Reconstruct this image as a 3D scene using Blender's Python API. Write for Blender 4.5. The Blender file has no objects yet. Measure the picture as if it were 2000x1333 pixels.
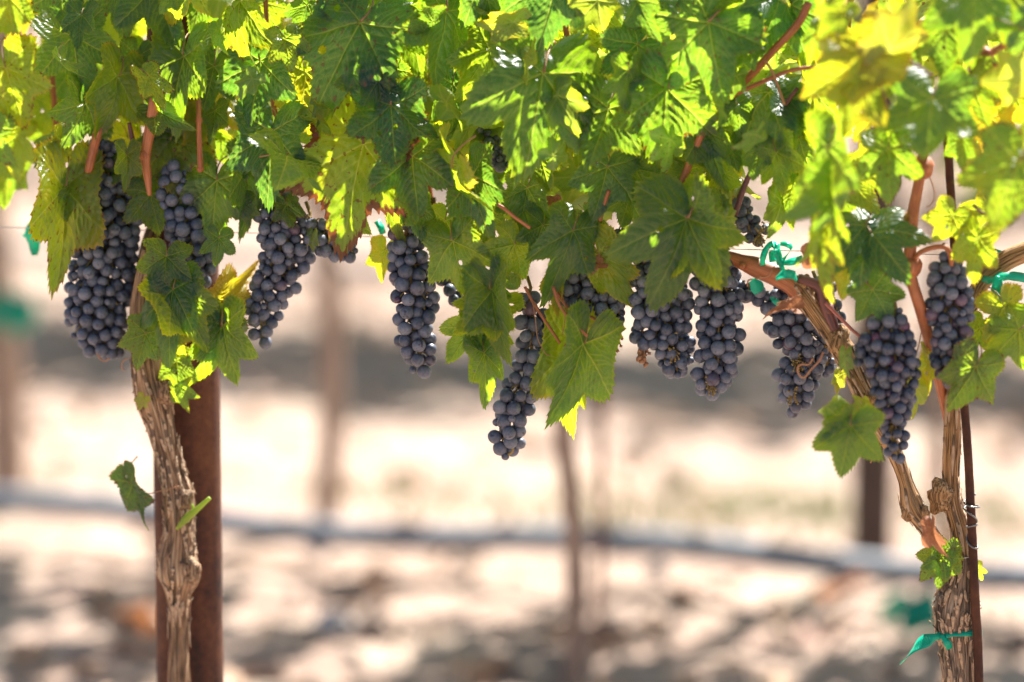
import bpy, math, random
import numpy as np
from mathutils import Vector, Matrix, noise

R = math.radians
scene = bpy.context.scene
COL = scene.collection
random.seed(7)

# ------------------------------------------------------------------ camera, sky, sun, exposure
W, H = 2000.0, 1333.0
CAM = Vector((0, 0, 1.5))
PITCH = R(9.35)
FOCAL, SENSOR = 135.0, 36.0
ANG = SENSOR / FOCAL / W
cam_data = bpy.data.cameras.new('camera')
cam = bpy.data.objects.new('camera', cam_data)
COL.objects.link(cam)
cam.location = CAM
cam.rotation_euler = (R(90) - PITCH, 0, 0)
cam_data.lens = FOCAL
cam_data.sensor_width = SENSOR
cam_data.clip_start = 0.05
cam_data.clip_end = 1000
cam_data.dof.use_dof = True
cam_data.dof.focus_distance = 4.34
cam_data.dof.aperture_fstop = 1.38
scene.camera = cam
SUN_EL, SUN_AZ = R(54), R(33)          # behind the row, a little to the right
world = bpy.data.worlds.new('World')
scene.world = world
world.use_nodes = True
wn = world.node_tree.nodes
sky = wn.new('ShaderNodeTexSky')
sky.sky_type = 'NISHITA'
sky.sun_disc = False
sky.sun_elevation = SUN_EL
sky.sun_rotation = SUN_AZ
sky.dust_density = 1.5
wn['Background'].inputs['Strength'].default_value = 0.05
world.node_tree.links.new(sky.outputs['Color'], wn['Background'].inputs['Color'])
sun_data = bpy.data.lights.new('sun', 'SUN')
sun_data.energy = 5.0
sun_data.angle = R(0.53)
sun_data.color = (1, 0.965, 0.91)
sun = bpy.data.objects.new('sun', sun_data)
COL.objects.link(sun)
SUN_DIR = Vector((math.sin(SUN_AZ) * math.cos(SUN_EL), math.cos(SUN_AZ) * math.cos(SUN_EL), math.sin(SUN_EL)))
sun.rotation_euler = SUN_DIR.to_track_quat('Z', 'Y').to_euler()
scene.view_settings.view_transform = 'Standard'
scene.view_settings.look = 'None'
scene.view_settings.gamma = 1
scene.view_settings.exposure = 1.8
scene.cycles.max_bounces = 10
scene.cycles.transmission_bounces = 6
scene.cycles.diffuse_bounces = 5
scene.cycles.sample_clamp_indirect = 6

# ------------------------------------------------------------------ helpers: where things stand
CR = Vector((1, 0, 0))
CF = Vector((0, math.cos(PITCH), -math.sin(PITCH)))
CU = Vector((0, math.sin(PITCH), math.cos(PITCH)))


def ray(px, py):
    return CF + CR * ((px - W / 2) * ANG) + CU * ((H / 2 - py) * ANG)


def ground_at(px, py, z=0.0):
    d = ray(px, py)
    return CAM + d * ((z - CAM.z) / d.z)


A2, B2 = ground_at(0, 1004, .07), ground_at(2000, 1137, .07)
ROWD = (B2 - A2).normalized()                       # along the rows
ROWN = Vector((-ROWD.y, ROWD.x, 0))                 # away from the camera
if ROWN.y < 0:
    ROWN = -ROWN
P0 = CAM + ray(1150, 600) * 4.40                    # a point of the front row
FD = (ROWD + Vector((ROWD.x, 0, 0)) * .9).normalized()   # the front row runs a little squarer to the camera
FN = Vector((-FD.y, FD.x, 0))
if FN.y < 0:
    FN = -FN


def at_row(px, py, off=0.0):
    d = ray(px, py)
    t = ((P0 + FN * (off * .62)) - CAM).dot(FN) / d.dot(FN)
    return CAM + d * t


def pxm(p):
    return (p - CAM).dot(CF) * ANG                  # metres per photo pixel at p


def tag(o, label=None, cat=None, group=None, kind=None):
    for k, v in (('label', label), ('category', cat), ('group', group), ('kind', kind)):
        if v:
            o[k] = v
    return o


def link(o, parent=None):
    COL.objects.link(o)
    if parent is not None:
        o.parent = parent
        o.matrix_parent_inverse = (Matrix.Translation(parent.location)).inverted()
    return o


def empty(name, loc):
    o = bpy.data.objects.new(name, None)
    o.location = loc
    o.empty_display_size = .05
    COL.objects.link(o)
    return o


def mesh_from(name, verts, faces, mat=None, smooth=True, attrs=None):
    me = bpy.data.meshes.new(name)
    me.from_pydata([tuple(v) for v in verts], [], [tuple(int(i) for i in f) for f in faces])
    if attrs:
        for k, (typ, arr) in attrs.items():
            a = me.attributes.new(k, typ, 'POINT')
            a.data.foreach_set('vector' if typ == 'FLOAT_VECTOR' else 'value', np.asarray(arr, np.float32).ravel())
    if smooth:
        me.polygons.foreach_set('use_smooth', [True] * len(me.polygons))
    if mat:
        me.materials.append(mat)
    me.update()
    return me


def mesh_obj(name, me, parent=None):
    return link(bpy.data.objects.new(name, me), parent)


def catmull(pts, n):
    """pts: list of tuples (any dims) -> n samples per segment"""
    P = [np.array(p, float) for p in pts]
    P = [2 * P[0] - P[1]] + P + [2 * P[-1] - P[-2]]
    out = []
    for i in range(1, len(P) - 2):
        for k in range(n):
            t = k / n
            a, b, c, d = P[i - 1], P[i], P[i + 1], P[i + 2]
            out.append(.5 * ((2 * b) + (-a + c) * t + (2 * a - 5 * b + 4 * c - d) * t * t + (-a + 3 * b - 3 * c + d) * t ** 3))
    out.append(P[-2])
    return out


class MB:
    """collects geometry for ONE mesh"""
    def __init__(self):
        self.v, self.f, self.uv = [], [], []

    def tube(self, path, radii, seg=12, rough=0.0, seed=0, ridge=2.2, lscale=7.0, caps=True, bumps=0.0):
        n = len(path)
        path = [Vector(p) for p in path]
        base = len(self.v)
        t0 = (path[1] - path[0]).normalized()
        ref = Vector((0, 0, 1)) if abs(t0.z) < .9 else Vector((1, 0, 0))
        nx = t0.cross(ref).normalized()
        s = 0.0
        for i in range(n):
            t = (path[min(i + 1, n - 1)] - path[max(i - 1, 0)]).normalized()
            nx = (nx - t * nx.dot(t)).normalized()
            ny = t.cross(nx)
            if i:
                s += (path[i] - path[i - 1]).length
            for k in range(seg):
                a = 2 * math.pi * k / seg
                c, sn = math.cos(a), math.sin(a)
                r = radii[i]
                if rough:
                    q = Vector((c * ridge + seed * 7.1, sn * ridge - seed * 3.3, s * lscale))
                    m = noise.noise(q) + .55 * noise.noise(q * 2.3) + .3 * noise.noise(Vector((q.x * 4.2, q.y * 4.2, q.z * 2)))
                    cr = noise.noise(Vector((c * ridge * 2.1 + 40, sn * ridge * 2.1, s * lscale * .5 + seed)))
                    m -= .9 * max(0, .16 - abs(cr)) / .16 * .7
                    r *= 1 + rough * m
                    if bumps:
                        r *= 1 + bumps * noise.noise(Vector((c * 1.2, sn * 1.2, s * 38 + seed)))
                self.v.append(path[i] + nx * (c * r) + ny * (sn * r))
                self.uv.append((c, sn, s + seed * 3.7))
        for i in range(n - 1):
            for k in range(seg):
                k2 = (k + 1) % seg
                self.f.append((base + i * seg + k, base + i * seg + k2, base + (i + 1) * seg + k2, base + (i + 1) * seg + k))
        if caps:
            self.f.append(tuple(base + k for k in range(seg))[::-1])
            self.f.append(tuple(base + (n - 1) * seg + k for k in range(seg)))
        return self

    def ball(self, c, r, seg=10, rings=7, squash=(1, 1, 1), rough=0.0, seed=0):
        base = len(self.v)
        c = Vector(c)
        for i in range(rings + 1):
            th = math.pi * i / rings
            for k in range(seg):
                a = 2 * math.pi * k / seg
                d = Vector((math.sin(th) * math.cos(a), math.sin(th) * math.sin(a), math.cos(th)))
                rr = r * (1 + rough * noise.noise(d * 1.7 + Vector((seed, seed * 2.3, 0))))
                self.v.append(c + Vector((d.x * squash[0], d.y * squash[1], d.z * squash[2])) * rr)
                self.uv.append((d.x, d.y, d.z * .02 + seed))
        for i in range(rings):
            for k in range(seg):
                k2 = (k + 1) % seg
                self.f.append((base + i * seg + k, base + (i + 1) * seg + k, base + (i + 1) * seg + k2, base + i * seg + k2))
        return self

    def strip(self, path, widths, dirs, thick=.0005):
        """flat ribbon of real thickness; dirs = across-direction per point"""
        base = len(self.v)
        n = len(path)
        for i in range(n):
            p = Vector(path[i])
            t = (Vector(path[min(i + 1, n - 1)]) - Vector(path[max(i - 1, 0)])).normalized()
            d = Vector(dirs[i])
            d = (d - t * d.dot(t)).normalized()
            nn = t.cross(d) * thick * .5
            w = d * widths[i] * .5
            for q in (p - w - nn, p + w - nn, p + w + nn, p - w + nn):
                self.v.append(q)
                self.uv.append((0, 0, i * .01))
        for i in range(n - 1):
            for k in range(4):
                k2 = (k + 1) % 4
                self.f.append((base + i * 4 + k, base + i * 4 + k2, base + i * 4 + 4 + k2, base + i * 4 + 4 + k))
        self.f.append((base + 3, base + 2, base + 1, base))
        self.f.append(tuple(base + (n - 1) * 4 + k for k in range(4)))
        return self

    def build(self, name, mat, parent=None, smooth=True, origin=None):
        v = self.v
        if origin is not None:
            v = [p - origin for p in v]
        me = mesh_from(name, v, self.f, mat, smooth, {'tuv': ('FLOAT_VECTOR', [tuple(u) for u in self.uv])})
        o = mesh_obj(name, me, parent)
        if origin is not None:
            o.location = origin
        return o


def rowtube(mb, pts, off, seg=16, sub=6, thin=1.0, **kw):
    """pts: (px, py, radius_px[, extra offset]) traced along the row"""
    full = [(p[0], p[1], p[2], p[3] if len(p) > 3 else 0.0) for p in pts]
    path, rad = [], []
    for q in catmull(full, sub):
        w = at_row(q[0], q[1], off + q[3])
        path.append(w)
        rad.append(max(.0006, q[2] * thin * pxm(w)))
    mb.tube(path, rad, seg=seg, **kw)
    return path, rad


# ------------------------------------------------------------------ materials
class NT:
    def __init__(self, name):
        self.m = bpy.data.materials.new(name)
        self.m.use_nodes = True
        self.t = self.m.node_tree
        self.t.nodes.clear()
        self.out = self.n('ShaderNodeOutputMaterial')

    def n(self, typ, ins=None, **props):
        nd = self.t.nodes.new(typ)
        for k, v in props.items():
            setattr(nd, k, v)
        for k, v in (ins or {}).items():
            self.set(nd, k, v)
        return nd

    def set(self, nd, k, v):
        s = nd.inputs[k]
        if isinstance(v, bpy.types.NodeSocket):
            self.t.links.new(v, s)
        elif isinstance(v, bpy.types.Node):
            self.t.links.new(v.outputs[0], s)
        else:
            if isinstance(v, tuple) and len(v) == 3 and s.type == 'RGBA':
                v = (*v, 1)
            s.default_value = v

    def math(self, op, a, b=0.0, c=0.0, clamp=False):
        nd = self.n('ShaderNodeMath', operation=op, use_clamp=clamp)
        self.set(nd, 0, a)
        self.set(nd, 1, b)
        self.set(nd, 2, c)
        return nd.outputs[0]

    def ss(self, v, lo, hi):
        nd = self.n('ShaderNodeMapRange', interpolation_type='SMOOTHSTEP')
        self.set(nd, 'Value', v)
        self.set(nd, 'From Min', lo)
        self.set(nd, 'From Max', hi)
        return nd.outputs[0]

    def mix(self, f, a, b):
        nd = self.n('ShaderNodeMix', data_type='RGBA')
        self.set(nd, 0, f)
        self.set(nd, 6, a)
        self.set(nd, 7, b)
        return nd.outputs[2]

    def ramp(self, f, stops):
        nd = self.n('ShaderNodeValToRGB')
        el = nd.color_ramp.elements
        while len(el) < len(stops):
            el.new(.5)
        for e, (p, c) in zip(el, stops):
            e.position = p
            e.color = (*c, 1)
        self.set(nd, 0, f)
        return nd.outputs[0]

    def noise(self, vec, scale, detail=3.0, rough=.55):
        nd = self.n('ShaderNodeTexNoise')
        self.set(nd, 'Vector', vec)
        self.set(nd, 'Scale', scale)
        self.set(nd, 'Detail', detail)
        self.set(nd, 'Roughness', rough)
        return nd.outputs[0]

    def attr(self, name, typ='GEOMETRY', out='Fac'):
        nd = self.n('ShaderNodeAttribute', attribute_type=typ, attribute_name=name)
        return nd.outputs[out]

    def bump(self, h, strength, dist):
        nd = self.n('ShaderNodeBump')
        self.set(nd, 'Height', h)
        self.set(nd, 'Strength', strength)
        self.set(nd, 'Distance', dist)
        return nd.outputs[0]

    def scaled(self, vec, s):
        nd = self.n('ShaderNodeMapping')
        self.set(nd, 'Vector', vec)
        self.set(nd, 'Scale', s)
        return nd.outputs[0]

    def shifted(self, vec, s):
        nd = self.n('ShaderNodeVectorMath', operation='ADD')
        self.set(nd, 0, vec)
        self.set(nd, 1, s)
        return nd.outputs[0]

    def principled(self, **kw):
        nd = self.n('ShaderNodeBsdfPrincipled')
        for k, v in kw.items():
            self.set(nd, k.replace('_', ' '), v)
        return nd

    def done(self, sh):
        self.set(self.out, 'Surface', sh)
        return self.m


def leaf_material(name, merged=False):
    g = NT(name)
    luv = g.attr('luv', out='Vector')
    vein = g.attr('vein')
    edge = g.attr('edge')
    kind = 'GEOMETRY' if merged else 'OBJECT'
    tone = g.attr('tone', kind)
    scorch = g.attr('scorch', kind)
    if merged:
        rnd = g.attr('rnd', 'GEOMETRY')
    else:
        rnd = g.n('ShaderNodeObjectInfo').outputs['Random']
    sh = g.n('ShaderNodeCombineXYZ', {0: g.math('MULTIPLY', rnd, 91.0), 1: g.math('MULTIPLY', rnd, 37.0), 2: 0.0}).outputs[0]
    v = g.shifted(luv, sh)
    n1 = g.noise(v, 2.2, 3)
    n2 = g.noise(v, 9.0, 4)
    n3 = g.noise(v, 34.0, 2)
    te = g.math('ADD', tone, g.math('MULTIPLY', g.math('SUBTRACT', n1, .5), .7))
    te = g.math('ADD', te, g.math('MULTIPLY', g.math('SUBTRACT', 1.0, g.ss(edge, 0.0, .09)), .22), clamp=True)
    base = g.ramp(te, [(0, (.010, .034, .038)), (.35, (.014, .040, .023)), (.62, (.044, .072, .010)), (.85, (.20, .155, .012)), (1, (.38, .22, .018))])  # low tones lean blue: sky sheen on shaded leaves, painted into the colour
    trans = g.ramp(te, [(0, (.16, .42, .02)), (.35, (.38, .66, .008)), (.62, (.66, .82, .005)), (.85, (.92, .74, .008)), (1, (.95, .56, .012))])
    ve = g.n('ShaderNodeTexVoronoi', feature='DISTANCE_TO_EDGE')
    g.set(ve, 'Vector', luv)
    g.set(ve, 'Scale', 17.0)
    ret = g.math('SUBTRACT', 1.0, g.ss(ve.outputs[0], 0.0, .07))
    vf = g.math('MAXIMUM', g.math('MULTIPLY', vein, .8), g.math('MULTIPLY', ret, .08))
    base = g.mix(vf, base, (.20, .24, .065))
    mott = g.math('MULTIPLY_ADD', n2, .7, .65)
    base = g.mix(1.0, base, base) if False else base
    bb = g.n('ShaderNodeMix', data_type='RGBA', blend_type='MULTIPLY')
    g.set(bb, 0, 1.0)
    g.set(bb, 6, base)
    g.set(bb, 7, g.n('ShaderNodeCombineColor', {0: mott, 1: mott, 2: mott}).outputs[0])
    base = bb.outputs[2]
    tvf = g.math('MAXIMUM', g.math('MULTIPLY', vein, .7), g.math('MULTIPLY', ret, .25))
    trans = g.mix(tvf, trans, (.92, .92, .16))
    # paler underside
    back = g.n('ShaderNodeNewGeometry').outputs['Backfacing']
    base = g.mix(g.math('MULTIPLY', back, .6), base, (.12, .17, .07))
    # scorched margin and brown spots
    e2 = g.math('MULTIPLY_ADD', edge, -2.2, g.math('MULTIPLY_ADD', scorch, .36, g.math('MULTIPLY', g.math('SUBTRACT', n2, .5), 1.0)))
    m1 = g.ss(e2, .10, .26)
    sp = g.math('MULTIPLY', g.ss(g.noise(v, 13.0, 2), .60, .68), g.ss(scorch, .1, .5))
    m1 = g.math('MAXIMUM', m1, g.math('MULTIPLY', sp, .8))
    brown = g.mix(n3, (.05, .018, .010), (.24, .095, .03))
    base = g.mix(m1, base, brown)
    trans = g.mix(m1, trans, (.22, .055, .01))
    h = g.math('MULTIPLY_ADD', vf, -.8, g.math('MULTIPLY', n3, .35))
    bmp = g.bump(h, .55, .0012)
    p = g.principled(Base_Color=base, Roughness=g.math('MULTIPLY_ADD', n3, .22, .25), Normal=bmp)
    g.set(p, 'Specular IOR Level', .62)
    tr = g.n('ShaderNodeBsdfTranslucent', {'Color': trans, 'Normal': bmp})
    ms = g.n('ShaderNodeMixShader', {0: .47})
    g.set(ms, 1, p)
    g.set(ms, 2, tr)
    return g.done(ms)


def dry_leaf_material():
    g = NT('dry_leaf')
    luv = g.attr('luv', out='Vector')
    vein = g.attr('vein')
    n1 = g.noise(luv, 5.0, 4)
    base = g.ramp(n1, [(.25, (.16, .06, .03)), (.55, (.34, .14, .07)), (.8, (.46, .24, .12))])
    base = g.mix(g.math('MULTIPLY', vein, .5), base, (.5, .3, .17))
    p = g.principled(Base_Color=base, Roughness=.6, Normal=g.bump(g.math('ADD', vein, n1), .5, .001))
    tr = g.n('ShaderNodeBsdfTranslucent', {'Color': (.5, .2, .08, 1)})
    ms = g.n('ShaderNodeMixShader', {0: .3})
    g.set(ms, 1, p)
    g.set(ms, 2, tr)
    return g.done(ms)


def bark_material(name, dark, mid, light, bump=1.0):
    g = NT(name)
    t = g.attr('tuv', out='Vector')
    st = g.noise(g.scaled(t, (5, 5, 24)), 1.0, 5, .62)
    fine = g.noise(g.scaled(t, (16, 16, 40)), 1.0, 4, .6)
    pat = g.noise(g.scaled(t, (1.2, 1.2, 14)), 1.0, 3)
    crack = g.math('ABSOLUTE', g.math('SUBTRACT', g.noise(g.scaled(t, (3.4, 3.4, 9)), 1.0, 3), .5))
    f = g.math('ADD', g.math('MULTIPLY', st, .6), g.math('ADD', g.math('MULTIPLY', fine, .35), g.math('MULTIPLY', g.math('SUBTRACT', pat, .5), .45)))
    c = g.ramp(f, [(.26, dark), (.47, mid), (.66, light)])
    c = g.mix(g.math('MULTIPLY', g.math('SUBTRACT', 1.0, g.ss(crack, 0, .045)), .8), c, tuple(x * .3 for x in dark))
    h = g.math('ADD', g.math('ADD', st, g.math('MULTIPLY', fine, .5)), g.math('MULTIPLY', g.ss(crack, 0, .06), .6))
    return g.done(g.principled(Base_Color=c, Roughness=.82, Normal=g.bump(h, bump, .004)))


def cane_material(name, a, b):
    g = NT(name)
    t = g.attr('tuv', out='Vector')
    n1 = g.noise(g.scaled(t, (5, 5, 8)), 1.0, 4)
    n2 = g.noise(g.scaled(t, (1.5, 1.5, 45)), 1.0, 3)
    c = g.mix(g.ss(g.math('MULTIPLY_ADD', n2, .5, g.math('MULTIPLY', n1, .6)), .38, .72), a, b)
    return g.done(g.principled(Base_Color=c, Roughness=.5, Normal=g.bump(n1, .35, .0015)))


def rust_material(name, dark=1.0):
    g = NT(name)
    co = g.n('ShaderNodeTexCoord').outputs['Object']
    n1 = g.noise(co, 15, 6, .72)
    n2 = g.noise(co, 140, 3, .6)
    n3 = g.noise(g.scaled(co, (60, 60, 5)), 1.0, 3)
    f = g.math('ADD', g.math('MULTIPLY', n1, .6), g.math('ADD', g.math('MULTIPLY', n2, .25), g.math('MULTIPLY', n3, .25)))
    c = g.ramp(f, [(.40, (.050 * dark, .015 * dark, .009 * dark)), (.52, (.175 * dark, .050 * dark, .021 * dark)), (.70, (.36 * dark, .125 * dark, .045 * dark))])
    return g.done(g.principled(Base_Color=c, Roughness=.78, Metallic=.15, Normal=g.bump(n2, .5, .001)))


def plain(name, col, rough=.6, metal=0.0, trans=None, scale=30.0, var=.25):
    g = NT(name)
    co = g.n('ShaderNodeTexCoord').outputs['Object']
    n1 = g.noise(co, scale, 4)
    c = g.mix(n1, tuple(x * (1 - var) for x in col), tuple(min(1, x * (1 + var)) for x in col))
    p = g.principled(Base_Color=c, Roughness=rough, Metallic=metal, Normal=g.bump(n1, .25, .001))
    if trans:
        tr = g.n('ShaderNodeBsdfTranslucent', {'Color': (*trans, 1)})
        ms = g.n('ShaderNodeMixShader', {0: .4})
        g.set(ms, 1, p)
        g.set(ms, 2, tr)
        p = ms
    return g.done(p)


def grape_material():
    g = NT('grape_skin')
    co = g.n('ShaderNodeTexCoord').outputs['Object']
    rnd = g.n('ShaderNodeObjectInfo').outputs['Random']
    ripe = g.attr('ripe', 'OBJECT')
    sh = g.n('ShaderNodeCombineXYZ', {0: g.math('MULTIPLY', rnd, 71.0), 1: g.math('MULTIPLY', rnd, 23.0), 2: g.math('MULTIPLY', rnd, 11.0)}).outputs[0]
    v = g.shifted(g.scaled(co, (130, 130, 130)), sh)
    n1 = g.noise(v, .55, 3)
    n2 = g.noise(v, 2.6, 4, .65)
    n3 = g.noise(v, 9.0, 2)
    skin = g.mix(g.math('MULTIPLY_ADD', n1, .4, g.math('MULTIPLY', rnd, .25)), (.004, .004, .013), (.020, .008, .024))
    skin = g.mix(g.ss(ripe, .35, 1.1), skin, (.16, .035, .075))
    bloom = g.mix(rnd, (.145, .18, .26), (.215, .24, .305))
    f = g.math('MULTIPLY_ADD', g.math('ADD', n2, g.math('MULTIPLY', n1, .6)), 1.1, g.math('MULTIPLY_ADD', rnd, .3, -.42), clamp=True)
    f = g.math('MULTIPLY', f, g.math('MULTIPLY_ADD', ripe, -.6, .9))
    # small specks and rubbed patches in the bloom
    f = g.math('MULTIPLY', f, g.math('SUBTRACT', 1.0, g.math('MULTIPLY', g.ss(n3, .60, .70), .5)))
    rub = g.ss(g.noise(v, .8, 2), .60, .70)
    f = g.math('MULTIPLY', f, g.math('SUBTRACT', 1.0, g.math('MULTIPLY', rub, .65)))
    c = g.mix(f, skin, bloom)
    # the dark dot at the blossom end
    sep = g.n('ShaderNodeSeparateXYZ', {0: co})
    rr = g.math('SQRT', g.math('ADD', g.math('POWER', sep.outputs[0], 2.0), g.math('POWER', sep.outputs[1], 2.0)))
    dot = g.math('MULTIPLY', g.math('SUBTRACT', 1.0, g.ss(rr, .0006, .0011)), g.math('LESS_THAN', sep.outputs[2], 0.0))
    c = g.mix(g.math('MULTIPLY', dot, .8), c, (.03, .018, .012))
    rough = g.math('MULTIPLY_ADD', f, .42, .26)
    p = g.principled(Base_Color=c, Roughness=rough, Normal=g.bump(n2, .12, .0006))
    g.set(p, 'Specular IOR Level', .45)
    return g.done(p)


def soil_material():
    g = NT('dry_soil')
    co = g.n('ShaderNodeTexCoord').outputs['Object']
    n1 = g.noise(co, .9, 4)
    n2 = g.noise(co, 6.0, 5, .65)
    n3 = g.noise(co, 40.0, 4)
    f = g.math('ADD', g.math('MULTIPLY', n1, .3), g.math('ADD', g.math('MULTIPLY', n2, .5), g.math('MULTIPLY', n3, .2)))
    c = g.ramp(f, [(.3, (.18, .112, .080)), (.5, (.375, .265, .205)), (.68, (.56, .42, .34))])
    straw = g.ss(g.noise(g.scaled(co, (3, 9, 3)), 1.0, 4), .53, .62)
    c = g.mix(g.math('MULTIPLY', straw, .4), c, (.54, .44, .33))
    red = g.ss(g.noise(co, 4.3, 3), .60, .70)
    c = g.mix(g.math('MULTIPLY', red, .45), c, (.40, .20, .155))
    return g.done(g.principled(Base_Color=c, Roughness=.95, Normal=g.bump(g.math('ADD', n2, n3), .8, .03)))


M_LEAF = leaf_material('vine_leaf')
M_MASS = leaf_material('vine_leaf_mass', True)
M_DRYLEAF = dry_leaf_material()
M_BARK = bark_material('vine_bark', (.10, .052, .030), (.42, .245, .13), (.70, .52, .34), 1.0)
M_HEADBARK = bark_material('vine_head_bark', (.07, .046, .033), (.33, .22, .145), (.62, .49, .36), 1.0)
M_ARMBARK = bark_material('vine_arm_bark', (.15, .068, .026), (.54, .30, .125), (.76, .53, .29), .8)
M_CANE = cane_material('red_cane', (.26, .07, .025), (.48, .17, .065))
M_PCANE = cane_material('purple_cane', (.075, .025, .035), (.20, .07, .05))
M_PETIOLE = cane_material('petiole', (.24, .20, .06), (.34, .12, .07))
M_STEM = cane_material('bunch_stem', (.28, .24, .05), (.22, .10, .04))
M_TENDRIL = cane_material('tendril', (.42, .22, .10), (.34, .12, .06))
M_DRYBIT = plain('dried_berry', (.30, .15, .075), .8, scale=300)
M_RUST = rust_material('rusty_steel', .40)
M_RUSTD = rust_material('rusty_rod', .32)
M_WIRE = plain('galvanized_wire', (.42, .42, .43), .35, .9)
M_RIBBON = plain('green_ribbon', (.012, .52, .35), .3, trans=(.02, .62, .36), scale=120, var=.12)
M_HOSE = plain('grey_hose', (.25, .265, .29), .45, scale=20)
M_GRAPE = grape_material()
M_SOIL = soil_material()
M_STONE = plain('pale_stone', (.55, .50, .46), .8)
M_WEED = plain('weed', (.17, .20, .07), .7, trans=(.3, .4, .05))
M_STRAW = plain('litter', (.42, .27, .17), .8)
M_BGBARK = bark_material('background_bark', (.26, .165, .12), (.46, .31, .23), (.58, .43, .34), .6)
M_BGPOST = rust_material('background_post', 1.1)
M_BGLEAF = plain('background_leaf', (.07, .13, .03), .5, trans=(.38, .55, .03), scale=3)

# ------------------------------------------------------------------ the ground
xs = np.concatenate([np.linspace(-90, -5, 24)[:-1], np.linspace(-5, 5, 200), np.linspace(5, 90, 24)[1:]])
ys = np.concatenate([np.linspace(-20, 3.5, 12)[:-1], np.linspace(3.5, 19, 290), np.linspace(19, 220, 40)[1:]])
gv = []
for y in ys:
    for x in xs:
        near = max(0.0, min(1.0, (6 - abs(x)) / 2)) if abs(x) < 6 else 0.0
        z = 0.018 * noise.noise(Vector((x * 1.1, y * 1.1, 0))) + near * (.024 * noise.noise(Vector((x * 5, y * 5, 3))) + .016 * noise.noise(Vector((x * 13, y * 13, 9))))
        gv.append((x, y, z))
nx_, ny_ = len(xs), len(ys)
gf = [(j * nx_ + i, j * nx_ + i + 1, (j + 1) * nx_ + i + 1, (j + 1) * nx_ + i) for j in range(ny_ - 1) for i in range(nx_ - 1)]
tag(mesh_obj('ground', mesh_from('ground', gv, gf, M_SOIL)), kind='structure')

# ------------------------------------------------------------------ vine leaves


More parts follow.
